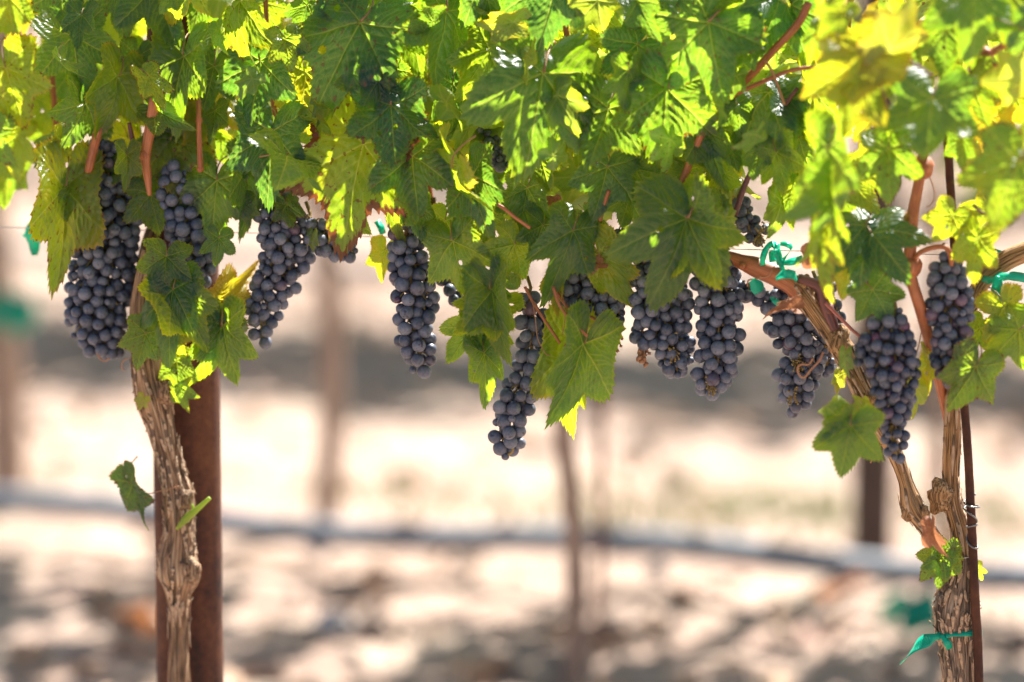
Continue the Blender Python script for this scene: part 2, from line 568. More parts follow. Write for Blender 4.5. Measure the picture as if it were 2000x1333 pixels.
def leaf_variant(seed, NA, NR, holes=0, deep=.5, fold=.1, curl=.2, cup=0.0, wave=.05):
    """polar-grid blade: origin at the petiole, tip along +Y, upper side +Z, length 1"""
    rg = np.random.RandomState(seed)
    th = np.linspace(-math.pi, math.pi, NA, endpoint=False)
    rad = np.zeros(NA)
    for sgn in (1, -1):
        j = lambda a: a + rg.uniform(-.05, .05)
        da = rg.uniform(-4, 4)
        s1 = .72 - .26 * deep + rg.uniform(-.05, .05)
        s2 = .62 - .22 * deep + rg.uniform(-.05, .05)
        ca = np.radians([0, 12, 22 + da, 29 + da, 37 + da, 48 + da, 56 + da, 66 + da, 75 + da, 84 + da, 93 + da, 106 + da, 116, 130, 146, 160, 171, 180])
        cr = [1.04, .87, .73, s1, .73, j(.88), j(.96), .79, .65, s2, .60, j(.70), j(.73), .65, .58, .46, .28, .10]
        sel = (th >= 0) if sgn == 1 else (th < 0)
        rad[sel] = np.interp(np.abs(th[sel]), ca, cr)
    k = np.array([1, 2, 3, 2, 1], float)
    k /= k.sum()
    rad = np.convolve(np.concatenate([rad[-2:], rad, rad[:2]]), k, 'valid')
    # serrated margin
    arc = np.cumsum(np.hypot(np.gradient(rad), rad * (th[1] - th[0])))
    tooth = .088
    ph = arc / tooth + rg.uniform(0, 1) + .25 * np.sin(arc * 9 + rg.uniform(0, 6))
    fr = ph - np.floor(ph)
    amp = .55 + .6 * np.array([rg.rand() for _ in range(400)])[np.floor(ph).astype(int) % 400]
    prof = np.where(fr < .62, fr / .62, (1 - fr) / .38) ** .8 - .45
    damp = np.clip((math.pi - np.abs(th)) / .5, 0, 1)
    rad = rad + .022 * np.abs(np.sin(ph * math.pi * 2.0 + 1)) * damp - .011
    rad = rad + .095 * amp * prof * damp * np.clip(rad, .3, 1)
    rho = (np.arange(NR + 1) / NR) ** .92
    X = np.concatenate([[0]] + [[*(r * rad * np.sin(th))] for r in rho[1:]])
    Y = np.concatenate([[0]] + [[*(r * rad * np.cos(th))] for r in rho[1:]])
    # vein network
    segs = []
    mains = [(0, .98), (53, .90), (-53, .90), (112, .68), (-112, .68)]
    for ai, (a, L) in enumerate(mains):
        a = math.radians(a + rg.uniform(-4, 4))
        bend = rg.uniform(-.10, .10)
        pts = []
        for q in range(9):
            t = q / 8
            aa = a + bend * t * t * (1 if ai else .3)
            pts.append((math.sin(aa) * L * t, math.cos(aa) * L * t))
        for q in range(8):
            segs.append((*pts[q], *pts[q + 1], .0105 * (1 - .6 * q / 8), 1.0 - .25 * q / 8))
        side = 1 if rg.rand() < .5 else -1
        for fi, fq in enumerate((.16, .27, .38, .5, .62, .74, .85)):
            for sd in (side, -side):
                if rg.rand() < .08:
                    continue
                f2 = fq + .05 * (sd == side) + rg.uniform(-.015, .015)
                x0, y0 = math.sin(a + bend * f2 * f2) * L * f2, math.cos(a + bend * f2 * f2) * L * f2
                ba = a + sd * math.radians(46 + rg.uniform(-6, 6))
                bl = (.44 * (1 - f2) + .09) * L
                x1, y1 = x0 + math.sin(ba) * bl * .55, y0 + math.cos(ba) * bl * .55
                ba2 = ba - sd * .28
                x2, y2 = x1 + math.sin(ba2) * bl * .5, y1 + math.cos(ba2) * bl * .5
                segs.append((x0, y0, x1, y1, .006, .42))
                segs.append((x1, y1, x2, y2, .005, .30))
    vein = np.zeros_like(X)
    broad = np.zeros_like(X)
    wmin = .55 * (1.0 / NR)
    for (x0, y0, x1, y1, w, st) in segs:
        dx, dy = x1 - x0, y1 - y0
        t = np.clip(((X - x0) * dx + (Y - y0) * dy) / (dx * dx + dy * dy + 1e-9), 0, 1)
        d = np.hypot(X - x0 - t * dx, Y - y0 - t * dy)
        w = max(w, wmin)
        vein = np.maximum(vein, st * np.exp(-(d / w) ** 2))
        broad = np.maximum(broad, st * np.exp(-(d / .035) ** 2))
    rr = np.concatenate([[0], np.repeat(rho[1:], NA)])
    rfull = np.concatenate([[.5], np.tile(rad, NR)])
    edge = (1 - rr) * rfull
    ang = np.arctan2(X, Y)
    r2 = X * X + Y * Y
    Z = -.030 * broad
    Z = Z + fold * np.sqrt(X * X + .002) * (1 if rg.rand() < .7 else .4)
    Z = Z - curl * np.clip(Y, 0, 2) ** 2 - .35 * curl * np.clip(-Y, 0, 1) ** 2
    Z = Z - cup * r2
    for _ in range(3):
        kx = rg.randint(2, 6)
        Z = Z + wave * rg.uniform(.4, 1) * np.sin(kx * ang + rg.uniform(0, 6)) * rr ** 2 * rfull
    Z = Z + .010 * np.sin(X * 31 + 3 * np.sin(Y * 9)) * np.sin(Y * 29 + 2 * np.sin(X * 11)) + .55 * wave * np.sin(X * 7 + rg.uniform(0, 6)) * np.sin(Y * 6 + rg.uniform(0, 6))
    cl = rg.uniform(-.3, .45)
    Z = Z + cl * np.clip(edge * -1 + .10, 0, 1) ** 2 * 6 * .3
    # one lateral lobe rolls
    sd = 1 if rg.rand() < .5 else -1
    q = np.clip(X * sd - .38, 0, 1)
    Z = Z + rg.uniform(-1.6, .7) * q * q
    verts = np.stack([X, Y, Z], 1)
    faces = []
    for k_ in range(NA):
        k2 = (k_ + 1) % NA
        faces.append((0, 1 + k2, 1 + k_))
    for r in range(NR - 1):
        b0, b1 = 1 + r * NA, 1 + (r + 1) * NA
        for k_ in range(NA):
            k2 = (k_ + 1) % NA
            faces.append((b0 + k_, b0 + k2, b1 + k2, b1 + k_))
    if holes:
        hs = []
        for _ in range(holes):
            a = rg.uniform(-2.2, 2.2)
            r0 = rg.uniform(.3, .62)
            hs.append((math.sin(a) * r0, math.cos(a) * r0, rg.uniform(.025, .06), rg.uniform(.02, .045), rg.uniform(0, 3)))
        keep = []
        for f in faces:
            cx, cy = X[list(f)].mean(), Y[list(f)].mean()
            ok = True
            for (hx, hy, ha, hb, hr) in hs:
                u = (cx - hx) * math.cos(hr) + (cy - hy) * math.sin(hr)
                v = -(cx - hx) * math.sin(hr) + (cy - hy) * math.cos(hr)
                if (u / ha) ** 2 + (v / hb) ** 2 < 1:
                    ok = False
                    break
            if ok:
                keep.append(f)
        faces = keep
    faces = [tuple(reversed(f)) for f in faces]
    luv = np.stack([X + seed * 3.1, Y, np.zeros_like(X)], 1)
    return verts, faces, vein, edge, luv


SPEC = []
for i in range(24):
    rg = random.Random(100 + i)
    SPEC.append(dict(holes=(0, 1, 0, 2)[i % 4], deep=rg.uniform(.0, .62), fold=rg.uniform(-.12, .30), curl=rg.uniform(.05, .38),
                     cup=rg.uniform(-.12, .22), wave=rg.uniform(.045, .12)))
SPEC.append(dict(holes=0, deep=.2, fold=.72, curl=.30, cup=.0, wave=.07))
SPEC.append(dict(holes=1, deep=.3, fold=.50, curl=.45, cup=.25, wave=.11))
HI, LO = [], []
for i, sp in enumerate(SPEC):
    v, f, ve, ed, lu = leaf_variant(100 + i, 360, 60, **sp)
    me = mesh_from('leaf_blade', v, f, M_LEAF, True, {'vein': ('FLOAT', ve), 'edge': ('FLOAT', ed), 'luv': ('FLOAT_VECTOR', lu)})
    if sum(p.normal.z for p in list(me.polygons)[:40]) < 0:
        me.flip_normals()
    HI.append(me)
    v, f, ve, ed, lu = leaf_variant(100 + i, 120, 14, **sp)
    flip = False
    a, b, c = [Vector(v[q]) for q in f[0][:3]]
    if (b - a).cross(c - a).z < 0:
        f = [tuple(reversed(q)) for q in f]
    LO.append((v, f, ve, ed, lu))
# crumpled dry blade
v, f, ve, ed, lu = leaf_variant(300, 200, 24, deep=.3, fold=.75, curl=.75, cup=.3, wave=.14)
DRY = mesh_from('dry_blade', v, f, M_DRYLEAF, True, {'vein': ('FLOAT', ve), 'edge': ('FLOAT', ed), 'luv': ('FLOAT_VECTOR', lu)})

PET = []
for i in range(4):
    mb = MB()
    rg = random.Random(50 + i)
    pts = []
    a1, a2 = rg.uniform(-.25, .25), rg.uniform(-.25, .25)
    for q in range(9):
        t = q / 8
        pts.append((a1 * t * t + a2 * t * (1 - t), -.62 * t + .1 * t * t, .02 - .30 * t - .12 * t * t + .10 * math.sin(t * 3)))
    mb.tube(pts, [.0135 + .004 * (q == 0) + .006 * (q == 8) for q in range(9)], seg=8)
    PET.append(mesh_from('petiole', mb.v, mb.f, M_PETIOLE, True, {'tuv': ('FLOAT_VECTOR', mb.uv)}))


def leaf_matrix(J, tipdir2d, L, roll, lean, wsc, flip):
    """tipdir2d: unit (dx, dy) in the picture plane; lean > 0 brings the tip towards the camera"""
    b, a = R(lean), R(roll)
    t = (CR * tipdir2d[0] - CU * tipdir2d[1]) * math.cos(b) - CF * math.sin(b)
    t.normalize()
    n = (-CF - t * (-CF).dot(t)).normalized()
    n = Matrix.Rotation(a, 3, t) @ n
    x = t.cross(n).normalized()
    if flip:
        x = -x
    m = Matrix(((x.x * L * wsc, t.x * L, n.x * L, J.x), (x.y * L * wsc, t.y * L, n.y * L, J.y), (x.z * L * wsc, t.z * L, n.z * L, J.z), (0, 0, 0, 1)))
    return m


# the two front vines (Empties at the base of each trunk)
BASE_L = at_row(352, 1900, -.075)
BASE_L.z = 0
BASE_R = at_row(1876, 1990, -.05)
BASE_R.z = 0
VINE_L = tag(empty('grapevine', BASE_L), 'grapevine with knobbly brown trunk standing against the thick rusty steel pipe', 'grapevine', 'grapevines of the front row')
VINE_R = tag(empty('grapevine', BASE_R), 'grapevine with forked trunk tied to a thin rusty rod by a green ribbon', 'grapevine', 'grapevines of the front row')

# hand-traced leaves: petiole px,py, tip px,py, offset, tone, scorch, roll, lean, width
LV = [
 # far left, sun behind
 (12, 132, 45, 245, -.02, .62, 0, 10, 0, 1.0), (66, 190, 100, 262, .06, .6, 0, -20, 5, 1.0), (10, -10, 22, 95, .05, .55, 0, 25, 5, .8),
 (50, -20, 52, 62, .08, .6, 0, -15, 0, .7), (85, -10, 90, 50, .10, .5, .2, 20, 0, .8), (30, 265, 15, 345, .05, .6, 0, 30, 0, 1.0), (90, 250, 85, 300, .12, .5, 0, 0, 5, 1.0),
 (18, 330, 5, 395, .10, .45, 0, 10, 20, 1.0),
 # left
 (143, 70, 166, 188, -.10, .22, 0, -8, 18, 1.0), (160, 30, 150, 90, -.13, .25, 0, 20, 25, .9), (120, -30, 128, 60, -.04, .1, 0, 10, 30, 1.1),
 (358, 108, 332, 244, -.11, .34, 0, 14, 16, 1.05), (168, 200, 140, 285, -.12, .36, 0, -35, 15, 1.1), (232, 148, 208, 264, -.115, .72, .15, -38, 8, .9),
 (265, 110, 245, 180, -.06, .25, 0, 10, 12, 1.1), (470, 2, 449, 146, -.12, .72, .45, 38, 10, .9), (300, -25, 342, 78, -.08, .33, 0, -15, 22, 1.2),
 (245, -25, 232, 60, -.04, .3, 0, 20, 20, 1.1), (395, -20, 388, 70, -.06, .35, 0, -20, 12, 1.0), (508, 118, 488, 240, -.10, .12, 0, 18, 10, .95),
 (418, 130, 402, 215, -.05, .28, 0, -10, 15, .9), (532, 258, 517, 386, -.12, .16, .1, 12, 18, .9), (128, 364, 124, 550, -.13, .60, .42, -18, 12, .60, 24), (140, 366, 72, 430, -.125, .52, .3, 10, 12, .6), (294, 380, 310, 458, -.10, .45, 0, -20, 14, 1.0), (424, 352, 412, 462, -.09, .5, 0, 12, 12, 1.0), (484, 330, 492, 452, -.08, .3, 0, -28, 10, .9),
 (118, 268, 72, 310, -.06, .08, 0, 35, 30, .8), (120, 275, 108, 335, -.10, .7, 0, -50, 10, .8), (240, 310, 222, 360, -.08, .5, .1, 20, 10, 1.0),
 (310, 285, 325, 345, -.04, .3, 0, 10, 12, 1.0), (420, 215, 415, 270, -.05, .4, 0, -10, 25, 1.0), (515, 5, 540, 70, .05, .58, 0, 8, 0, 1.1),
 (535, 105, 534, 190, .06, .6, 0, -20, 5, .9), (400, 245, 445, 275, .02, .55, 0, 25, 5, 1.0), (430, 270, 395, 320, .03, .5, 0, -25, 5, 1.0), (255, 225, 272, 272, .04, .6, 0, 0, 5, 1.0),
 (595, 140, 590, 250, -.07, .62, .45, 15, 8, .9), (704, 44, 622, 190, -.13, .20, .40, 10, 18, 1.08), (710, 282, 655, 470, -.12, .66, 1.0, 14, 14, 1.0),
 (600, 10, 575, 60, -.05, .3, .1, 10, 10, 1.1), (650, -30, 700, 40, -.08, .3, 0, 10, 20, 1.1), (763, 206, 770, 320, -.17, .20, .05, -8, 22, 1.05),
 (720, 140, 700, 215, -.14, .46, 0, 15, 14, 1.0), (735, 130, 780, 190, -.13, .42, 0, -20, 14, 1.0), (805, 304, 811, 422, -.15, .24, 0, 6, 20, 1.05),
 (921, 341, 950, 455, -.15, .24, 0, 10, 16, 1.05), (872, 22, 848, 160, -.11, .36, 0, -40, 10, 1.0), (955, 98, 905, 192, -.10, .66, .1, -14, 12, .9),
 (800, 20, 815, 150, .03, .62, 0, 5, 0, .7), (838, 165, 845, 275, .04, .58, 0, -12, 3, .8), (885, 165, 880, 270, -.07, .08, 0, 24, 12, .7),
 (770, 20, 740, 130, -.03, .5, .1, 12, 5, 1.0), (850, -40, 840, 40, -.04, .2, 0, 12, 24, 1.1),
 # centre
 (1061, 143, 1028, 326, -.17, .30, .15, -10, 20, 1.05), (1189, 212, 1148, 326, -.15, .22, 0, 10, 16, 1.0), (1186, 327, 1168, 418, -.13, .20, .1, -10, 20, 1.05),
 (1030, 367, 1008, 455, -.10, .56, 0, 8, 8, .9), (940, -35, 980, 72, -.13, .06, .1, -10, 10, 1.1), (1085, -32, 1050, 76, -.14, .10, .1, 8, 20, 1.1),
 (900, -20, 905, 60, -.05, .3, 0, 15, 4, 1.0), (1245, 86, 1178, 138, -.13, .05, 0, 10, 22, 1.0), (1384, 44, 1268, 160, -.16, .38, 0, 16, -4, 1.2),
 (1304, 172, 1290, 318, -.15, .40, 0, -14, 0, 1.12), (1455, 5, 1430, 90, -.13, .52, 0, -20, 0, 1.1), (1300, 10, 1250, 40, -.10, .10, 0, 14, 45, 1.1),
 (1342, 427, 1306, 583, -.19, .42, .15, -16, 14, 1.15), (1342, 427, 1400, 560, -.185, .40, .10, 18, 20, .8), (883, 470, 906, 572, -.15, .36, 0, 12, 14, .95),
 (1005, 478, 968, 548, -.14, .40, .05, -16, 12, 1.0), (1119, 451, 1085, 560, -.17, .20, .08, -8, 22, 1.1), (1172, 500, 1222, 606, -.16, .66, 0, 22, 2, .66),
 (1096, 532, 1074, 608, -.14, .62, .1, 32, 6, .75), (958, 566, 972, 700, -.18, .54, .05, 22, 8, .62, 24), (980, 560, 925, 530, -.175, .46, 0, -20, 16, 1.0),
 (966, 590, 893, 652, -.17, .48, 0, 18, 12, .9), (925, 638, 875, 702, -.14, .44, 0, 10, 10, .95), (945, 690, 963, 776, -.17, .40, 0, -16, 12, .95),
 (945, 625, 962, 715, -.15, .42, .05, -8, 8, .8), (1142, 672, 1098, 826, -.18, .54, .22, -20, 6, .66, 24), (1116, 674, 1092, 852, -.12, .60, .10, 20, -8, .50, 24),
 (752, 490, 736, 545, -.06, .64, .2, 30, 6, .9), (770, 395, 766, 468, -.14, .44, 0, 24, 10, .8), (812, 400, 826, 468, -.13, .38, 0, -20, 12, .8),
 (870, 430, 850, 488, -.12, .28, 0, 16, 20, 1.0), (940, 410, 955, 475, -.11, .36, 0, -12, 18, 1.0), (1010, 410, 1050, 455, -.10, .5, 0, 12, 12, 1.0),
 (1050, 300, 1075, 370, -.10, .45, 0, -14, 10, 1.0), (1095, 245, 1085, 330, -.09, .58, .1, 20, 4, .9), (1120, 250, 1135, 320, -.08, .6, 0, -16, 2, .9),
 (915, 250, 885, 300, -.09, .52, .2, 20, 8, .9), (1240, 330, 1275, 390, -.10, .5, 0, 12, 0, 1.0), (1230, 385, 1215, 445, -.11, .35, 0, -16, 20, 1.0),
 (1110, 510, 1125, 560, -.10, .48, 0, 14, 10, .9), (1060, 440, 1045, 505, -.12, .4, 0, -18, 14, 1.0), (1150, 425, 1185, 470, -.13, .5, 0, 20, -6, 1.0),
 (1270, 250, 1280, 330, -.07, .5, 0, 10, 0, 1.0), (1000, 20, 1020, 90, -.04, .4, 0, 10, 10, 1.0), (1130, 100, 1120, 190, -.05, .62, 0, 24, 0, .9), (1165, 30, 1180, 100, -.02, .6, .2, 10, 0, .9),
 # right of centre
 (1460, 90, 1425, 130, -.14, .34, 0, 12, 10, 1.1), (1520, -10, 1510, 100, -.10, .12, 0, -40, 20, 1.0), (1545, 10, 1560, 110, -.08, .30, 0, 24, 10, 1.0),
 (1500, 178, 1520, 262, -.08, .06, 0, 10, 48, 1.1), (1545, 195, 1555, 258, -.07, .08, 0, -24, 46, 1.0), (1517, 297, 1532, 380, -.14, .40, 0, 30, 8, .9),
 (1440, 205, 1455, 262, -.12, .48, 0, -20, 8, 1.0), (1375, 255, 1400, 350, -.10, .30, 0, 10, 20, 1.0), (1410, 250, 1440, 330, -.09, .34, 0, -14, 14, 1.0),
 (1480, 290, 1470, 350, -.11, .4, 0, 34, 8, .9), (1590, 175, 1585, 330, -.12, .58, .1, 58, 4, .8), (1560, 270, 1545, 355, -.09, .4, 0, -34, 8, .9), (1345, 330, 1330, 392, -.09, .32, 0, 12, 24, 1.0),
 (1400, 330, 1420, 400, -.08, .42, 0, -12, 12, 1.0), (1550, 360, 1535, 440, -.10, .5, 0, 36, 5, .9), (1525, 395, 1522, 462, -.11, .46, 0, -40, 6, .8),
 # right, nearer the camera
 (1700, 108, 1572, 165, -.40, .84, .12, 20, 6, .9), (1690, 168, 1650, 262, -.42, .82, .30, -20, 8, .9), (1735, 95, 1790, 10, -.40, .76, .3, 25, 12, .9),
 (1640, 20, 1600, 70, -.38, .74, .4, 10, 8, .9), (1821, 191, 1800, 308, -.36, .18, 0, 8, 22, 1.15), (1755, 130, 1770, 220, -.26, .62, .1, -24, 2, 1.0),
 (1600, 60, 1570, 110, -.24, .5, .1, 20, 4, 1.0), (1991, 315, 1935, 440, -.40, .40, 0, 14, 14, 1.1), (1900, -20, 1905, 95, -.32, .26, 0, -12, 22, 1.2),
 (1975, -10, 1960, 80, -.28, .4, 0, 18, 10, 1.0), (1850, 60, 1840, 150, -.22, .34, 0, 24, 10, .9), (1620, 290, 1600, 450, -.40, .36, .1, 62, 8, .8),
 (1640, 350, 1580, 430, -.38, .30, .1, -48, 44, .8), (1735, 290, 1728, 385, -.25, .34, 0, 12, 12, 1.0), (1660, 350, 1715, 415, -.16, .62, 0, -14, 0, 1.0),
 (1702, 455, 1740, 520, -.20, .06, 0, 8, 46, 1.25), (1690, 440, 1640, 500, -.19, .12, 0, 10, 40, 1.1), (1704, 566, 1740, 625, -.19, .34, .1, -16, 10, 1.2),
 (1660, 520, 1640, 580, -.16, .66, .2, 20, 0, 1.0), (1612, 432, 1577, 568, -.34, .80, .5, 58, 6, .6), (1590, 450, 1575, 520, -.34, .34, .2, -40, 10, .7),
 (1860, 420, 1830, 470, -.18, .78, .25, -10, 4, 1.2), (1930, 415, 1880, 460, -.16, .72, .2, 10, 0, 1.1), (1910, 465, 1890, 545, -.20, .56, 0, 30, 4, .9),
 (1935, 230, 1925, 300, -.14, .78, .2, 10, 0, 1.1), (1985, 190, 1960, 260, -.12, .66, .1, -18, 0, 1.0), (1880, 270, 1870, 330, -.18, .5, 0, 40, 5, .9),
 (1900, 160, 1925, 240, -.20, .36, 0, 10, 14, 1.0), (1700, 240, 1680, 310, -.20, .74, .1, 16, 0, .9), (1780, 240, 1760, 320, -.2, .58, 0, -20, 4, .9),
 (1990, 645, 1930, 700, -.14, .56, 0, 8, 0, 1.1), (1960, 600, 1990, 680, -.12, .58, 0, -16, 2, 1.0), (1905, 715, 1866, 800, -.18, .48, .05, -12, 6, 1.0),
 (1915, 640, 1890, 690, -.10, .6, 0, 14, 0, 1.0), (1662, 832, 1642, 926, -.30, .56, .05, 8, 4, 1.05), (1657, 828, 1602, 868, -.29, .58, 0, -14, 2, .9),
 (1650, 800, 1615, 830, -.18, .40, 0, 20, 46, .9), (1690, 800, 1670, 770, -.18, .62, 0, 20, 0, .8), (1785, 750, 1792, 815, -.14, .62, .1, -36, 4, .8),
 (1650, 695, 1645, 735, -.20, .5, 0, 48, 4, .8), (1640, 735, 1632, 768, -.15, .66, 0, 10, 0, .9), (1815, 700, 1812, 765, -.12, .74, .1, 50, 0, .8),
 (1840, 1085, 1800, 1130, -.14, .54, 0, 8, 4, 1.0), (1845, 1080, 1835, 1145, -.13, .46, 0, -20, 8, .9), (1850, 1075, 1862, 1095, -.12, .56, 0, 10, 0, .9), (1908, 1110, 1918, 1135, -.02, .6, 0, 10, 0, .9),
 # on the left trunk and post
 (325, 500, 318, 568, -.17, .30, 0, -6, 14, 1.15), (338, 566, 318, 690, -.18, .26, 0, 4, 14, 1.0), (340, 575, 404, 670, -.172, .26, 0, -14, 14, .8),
 (425, 585, 508, 535, -.10, .72, .25, 20, 4, .8), (434, 636, 452, 748, -.13, .58, .12, 12, -2, .8), (434, 640, 370, 705, -.12, .56, 0, -10, 0, .8), (430, 640, 412, 756, -.125, .52, 0, -30, 0, .7),
 (285, 652, 262, 716, -.16, .50, 0, 14, 6, 1.0), (345, 705, 352, 760, -.12, .52, .15, -14, 6, 1.0), (350, 755, 358, 802, -.12, .42, 0, 20, 8, .9), (428, 465, 424, 515, -.13, .34, 0, -10, 12, 1.0),
 (330, 640, 352, 700, -.13, .58, 0, 20, 0, .9), (280, 780, 270, 800, -.13, .8, 0, 20, 0, 1.2),
 (255, 945, 285, 1030, -.10, .42, .05, 50, 6, .65), (475, 395, 480, 440, -.1, .4, 0, 14, 10, .9), (560, 400, 570, 445, -.09, .35, 0, -14, 14, 1.0),
 (690, 420, 680, 480, -.10, .6, .4, 12, 5, .9), (610, 460, 606, 492, -.09, .5, 0, 44, 4, .8),
]


def canopy_floor(x):
    """lowest photo row the random filling leaves may hang to"""
    return float(np.interp(x, [-200, 0, 60, 130, 250, 440, 480, 520, 620, 720, 760, 860, 1000, 1150, 1300, 1450, 1540, 1600, 1680, 1760, 1850, 1900, 2200],
                           [420, 330, 280, 240, 330, 330, 250, 300, 330, 260, 240, 330, 400, 430, 400, 300, 240, 200, 220, 200, 200, 280, 420]))


rng = random.Random(21)
FILL = []
for i in range(4000):
    back = len(FILL) < 125
    x = rng.uniform(-120, 2120)
    y = rng.uniform(-20, 400) if back else rng.uniform(-420, -50)
    L = rng.uniform(52, 115)
    if back:
        off = rng.uniform(.02, .36) if y < 110 else rng.uniform(.0, .18) if y < 220 else rng.uniform(-.05, .05)
        if 840 < x < 970 and y < 70:
            continue
        if y + L * .9 > canopy_floor(x) + 50:
            continue
        if x < 110 and rng.random() < .7:
            continue
    else:
        off = rng.uniform(-.25, .30)  # unseen leaves above the view, spread to shape sun and shade below
        if 800 < x < 980 and y > -160:
            continue
        if x < 240 and off > .0:
            continue
        if not 240 < x < 640 and rng.random() < .72:
            continue
    if 1000 < x < 1520 and y > 200 and off > .10:
        continue
    if 1690 < x < 1900 and y > 140 and off > .0:
        continue
    if any(math.hypot(x - f[0], y - f[1]) < 38 for f in FILL):
        continue
    ta = rng.gauss(0, .8)
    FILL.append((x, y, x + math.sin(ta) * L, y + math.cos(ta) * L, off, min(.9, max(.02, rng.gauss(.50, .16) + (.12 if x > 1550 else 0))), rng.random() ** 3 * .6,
                 rng.gauss(0, 38), rng.gauss(8, 28), rng.uniform(.85, 1.15)))
    if len(FILL) >= 125 + 70:
        break


for i in range(900):
    x = rng.uniform(-10, 2010)
    y = rng.uniform(-25, 380)
    L = rng.uniform(38, 78)
    if y + L > canopy_floor(x) + 60 or any(math.hypot(x - f[0], y - f[1]) < 60 for f in FILL[195:]):
        continue
    ta = rng.gauss(0, .9)
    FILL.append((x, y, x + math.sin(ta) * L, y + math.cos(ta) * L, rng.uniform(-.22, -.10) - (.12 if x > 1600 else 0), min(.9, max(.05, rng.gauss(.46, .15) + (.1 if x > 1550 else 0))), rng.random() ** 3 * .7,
                 rng.gauss(0, 42), rng.gauss(6, 30), rng.uniform(.85, 1.1)))
    if len(FILL) >= 195 + 34:
        break


class Mass:
    def __init__(self):
        self.v, self.f, self.ve, self.ed, self.lu, self.to, self.sc, self.rn = [], [], [], [], [], [], [], []
        self.n = 0

    def add(self, M, var, tone, scorch, rnd):
        v, f, ve, ed, lu = LO[var]
        A = np.array(M)
        self.v.append(v @ A[:3, :3].T + A[:3, 3])
        self.f.extend([tuple(i + self.n for i in q) for q in f])
        k = len(v)
        self.n += k
        self.ve.append(ve)
        self.ed.append(ed)
        self.lu.append(lu)
        self.to.append(np.full(k, tone))
        self.sc.append(np.full(k, scorch))
        self.rn.append(np.full(k, rnd))

    def build(self, name, parent, mat):
        c = np.concatenate
        me = mesh_from(name, c(self.v), self.f, mat, True, {'vein': ('FLOAT', c(self.ve)), 'edge': ('FLOAT', c(self.ed)), 'luv': ('FLOAT_VECTOR', c(self.lu)),
                                                        'tone': ('FLOAT', c(self.to)), 'scorch': ('FLOAT', c(self.sc)), 'rnd': ('FLOAT', c(self.rn))})
        return mesh_obj(name, me, parent)


def put_leaf(spec, parent, rg, var=0):
    jx, jy, tx, ty, off, tone, scorch, roll, lean, ws = spec[:10]
    J = at_row(jx, jy, off)
    if len(spec) <= 10 and var >= 24:
        ws *= .72
    d = Vector((tx - jx, ty - jy))
    L = d.length * pxm(J) / max(.55, math.cos(R(lean))) * 1.03
    d.normalize()
    M = leaf_matrix(J, d, L, roll, lean, ws * .84, rg.random() < .5)
    return M


rg = random.Random(5)
rgp = random.Random(6)
rgq = random.Random(8)
mass = {'L': Mass(), 'R': Mass()}
allspec = [(s, True) for s in LV] + [(s, False) for s in sorted(FILL, key=lambda s: (s[1] < -40, s[4]))]


def seen_size(i):
    s, hand = allspec[i]
    ln = math.hypot(s[2] - s[0], s[3] - s[1])
    return ln * s[9] * (1.0 if hand else (.75 if s[4] < -.05 else .4)) * (1 if s[3] > 15 else .1)


single = set()
for side in 'LR':
    ids = [i for i in range(len(allspec)) if (allspec[i][0][0] < 860) == (side == 'L')]
    single.update(sorted(ids, key=lambda i: -seen_size(i))[:100])
for i, (s, hand) in enumerate(allspec):
    side = 'L' if s[0] < 860 else 'R'
    par = VINE_L if side == 'L' else VINE_R
    var = rg.randrange(24) if rg.random() < .86 else rg.choice((24, 25))
    if len(s) > 10:
        var = s[10]
    M = put_leaf(s, par, rg, var)
    q = rgq.random()
    s = list(s)
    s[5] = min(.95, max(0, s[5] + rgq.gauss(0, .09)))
    if s[6] < .1 and q < .38:
        s[6] = .25 + .9 * q
    if i in single:
        o = bpy.data.objects.new('leaf', HI[var])
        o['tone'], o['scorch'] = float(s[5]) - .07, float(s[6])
        link(o, par)
        o.matrix_basis = M
        if s[6] >= .9:
            o['label'] = 'yellowing leaf with a burnt brown margin'
        pt = bpy.data.objects.new('petiole', PET[rgp.randrange(4)])
        COL.objects.link(pt)
        pt.parent = o
    else:
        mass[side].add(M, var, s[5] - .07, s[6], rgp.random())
tag(mass['L'].build('leaf', VINE_L, M_MASS), kind='stuff')
tag(mass['R'].build('leaf', VINE_R, M_MASS), kind='stuff')


def dry_leaf(jx, jy, tx, ty, off, roll, lean, ws, parent):
    o = bpy.data.objects.new('dried_leaf', DRY)
    link(o, parent)
    o.matrix_basis = put_leaf((jx, jy, tx, ty, off, 0, 0, roll, lean, ws), parent, rg)
    return o


dry_leaf(1546, 604, 1500, 594, -.17, 48, 0, .8, VINE_R)
dry_leaf(1822, 1034, 1828, 1088, -.20, 35, 5, .55, VINE_R)
dry_leaf(1170, 515, 1135, 522, -.16, 20, 0, .8, VINE_R)
dry_leaf(1085, 395, 1060, 400, -.08, 20, 0, .8, VINE_R)
dry_leaf(945, 478, 940, 515, -.10, 20, 0, 1.0, VINE_R)
dry_leaf(1590, 495, 1598, 540, -.18, 40, 0, .8, VINE_R)

# ------------------------------------------------------------------ trunks, arms and canes
mb = MB()
TP, TR = rowtube(mb, [(352, 1900, 26), (352, 1600, 24), (350, 1340, 24), (349, 1230, 21), (348, 1165, 26), (349, 1128, 41), (347, 1095, 41), (349, 1058, 33), (351, 1025, 30), (349, 985, 34),
             (345, 955, 32), (333, 915, 29), (322, 868, 29), (313, 825, 30), (303, 785, 36), (293, 745, 34), (287, 700, 33), (283, 640, 32), (285, 560, 28), (300, 490, 26)],
        -.075, seg=56, sub=14, rough=.17, seed=1, thin=.91, ridge=1.9, lscale=9, bumps=.05)
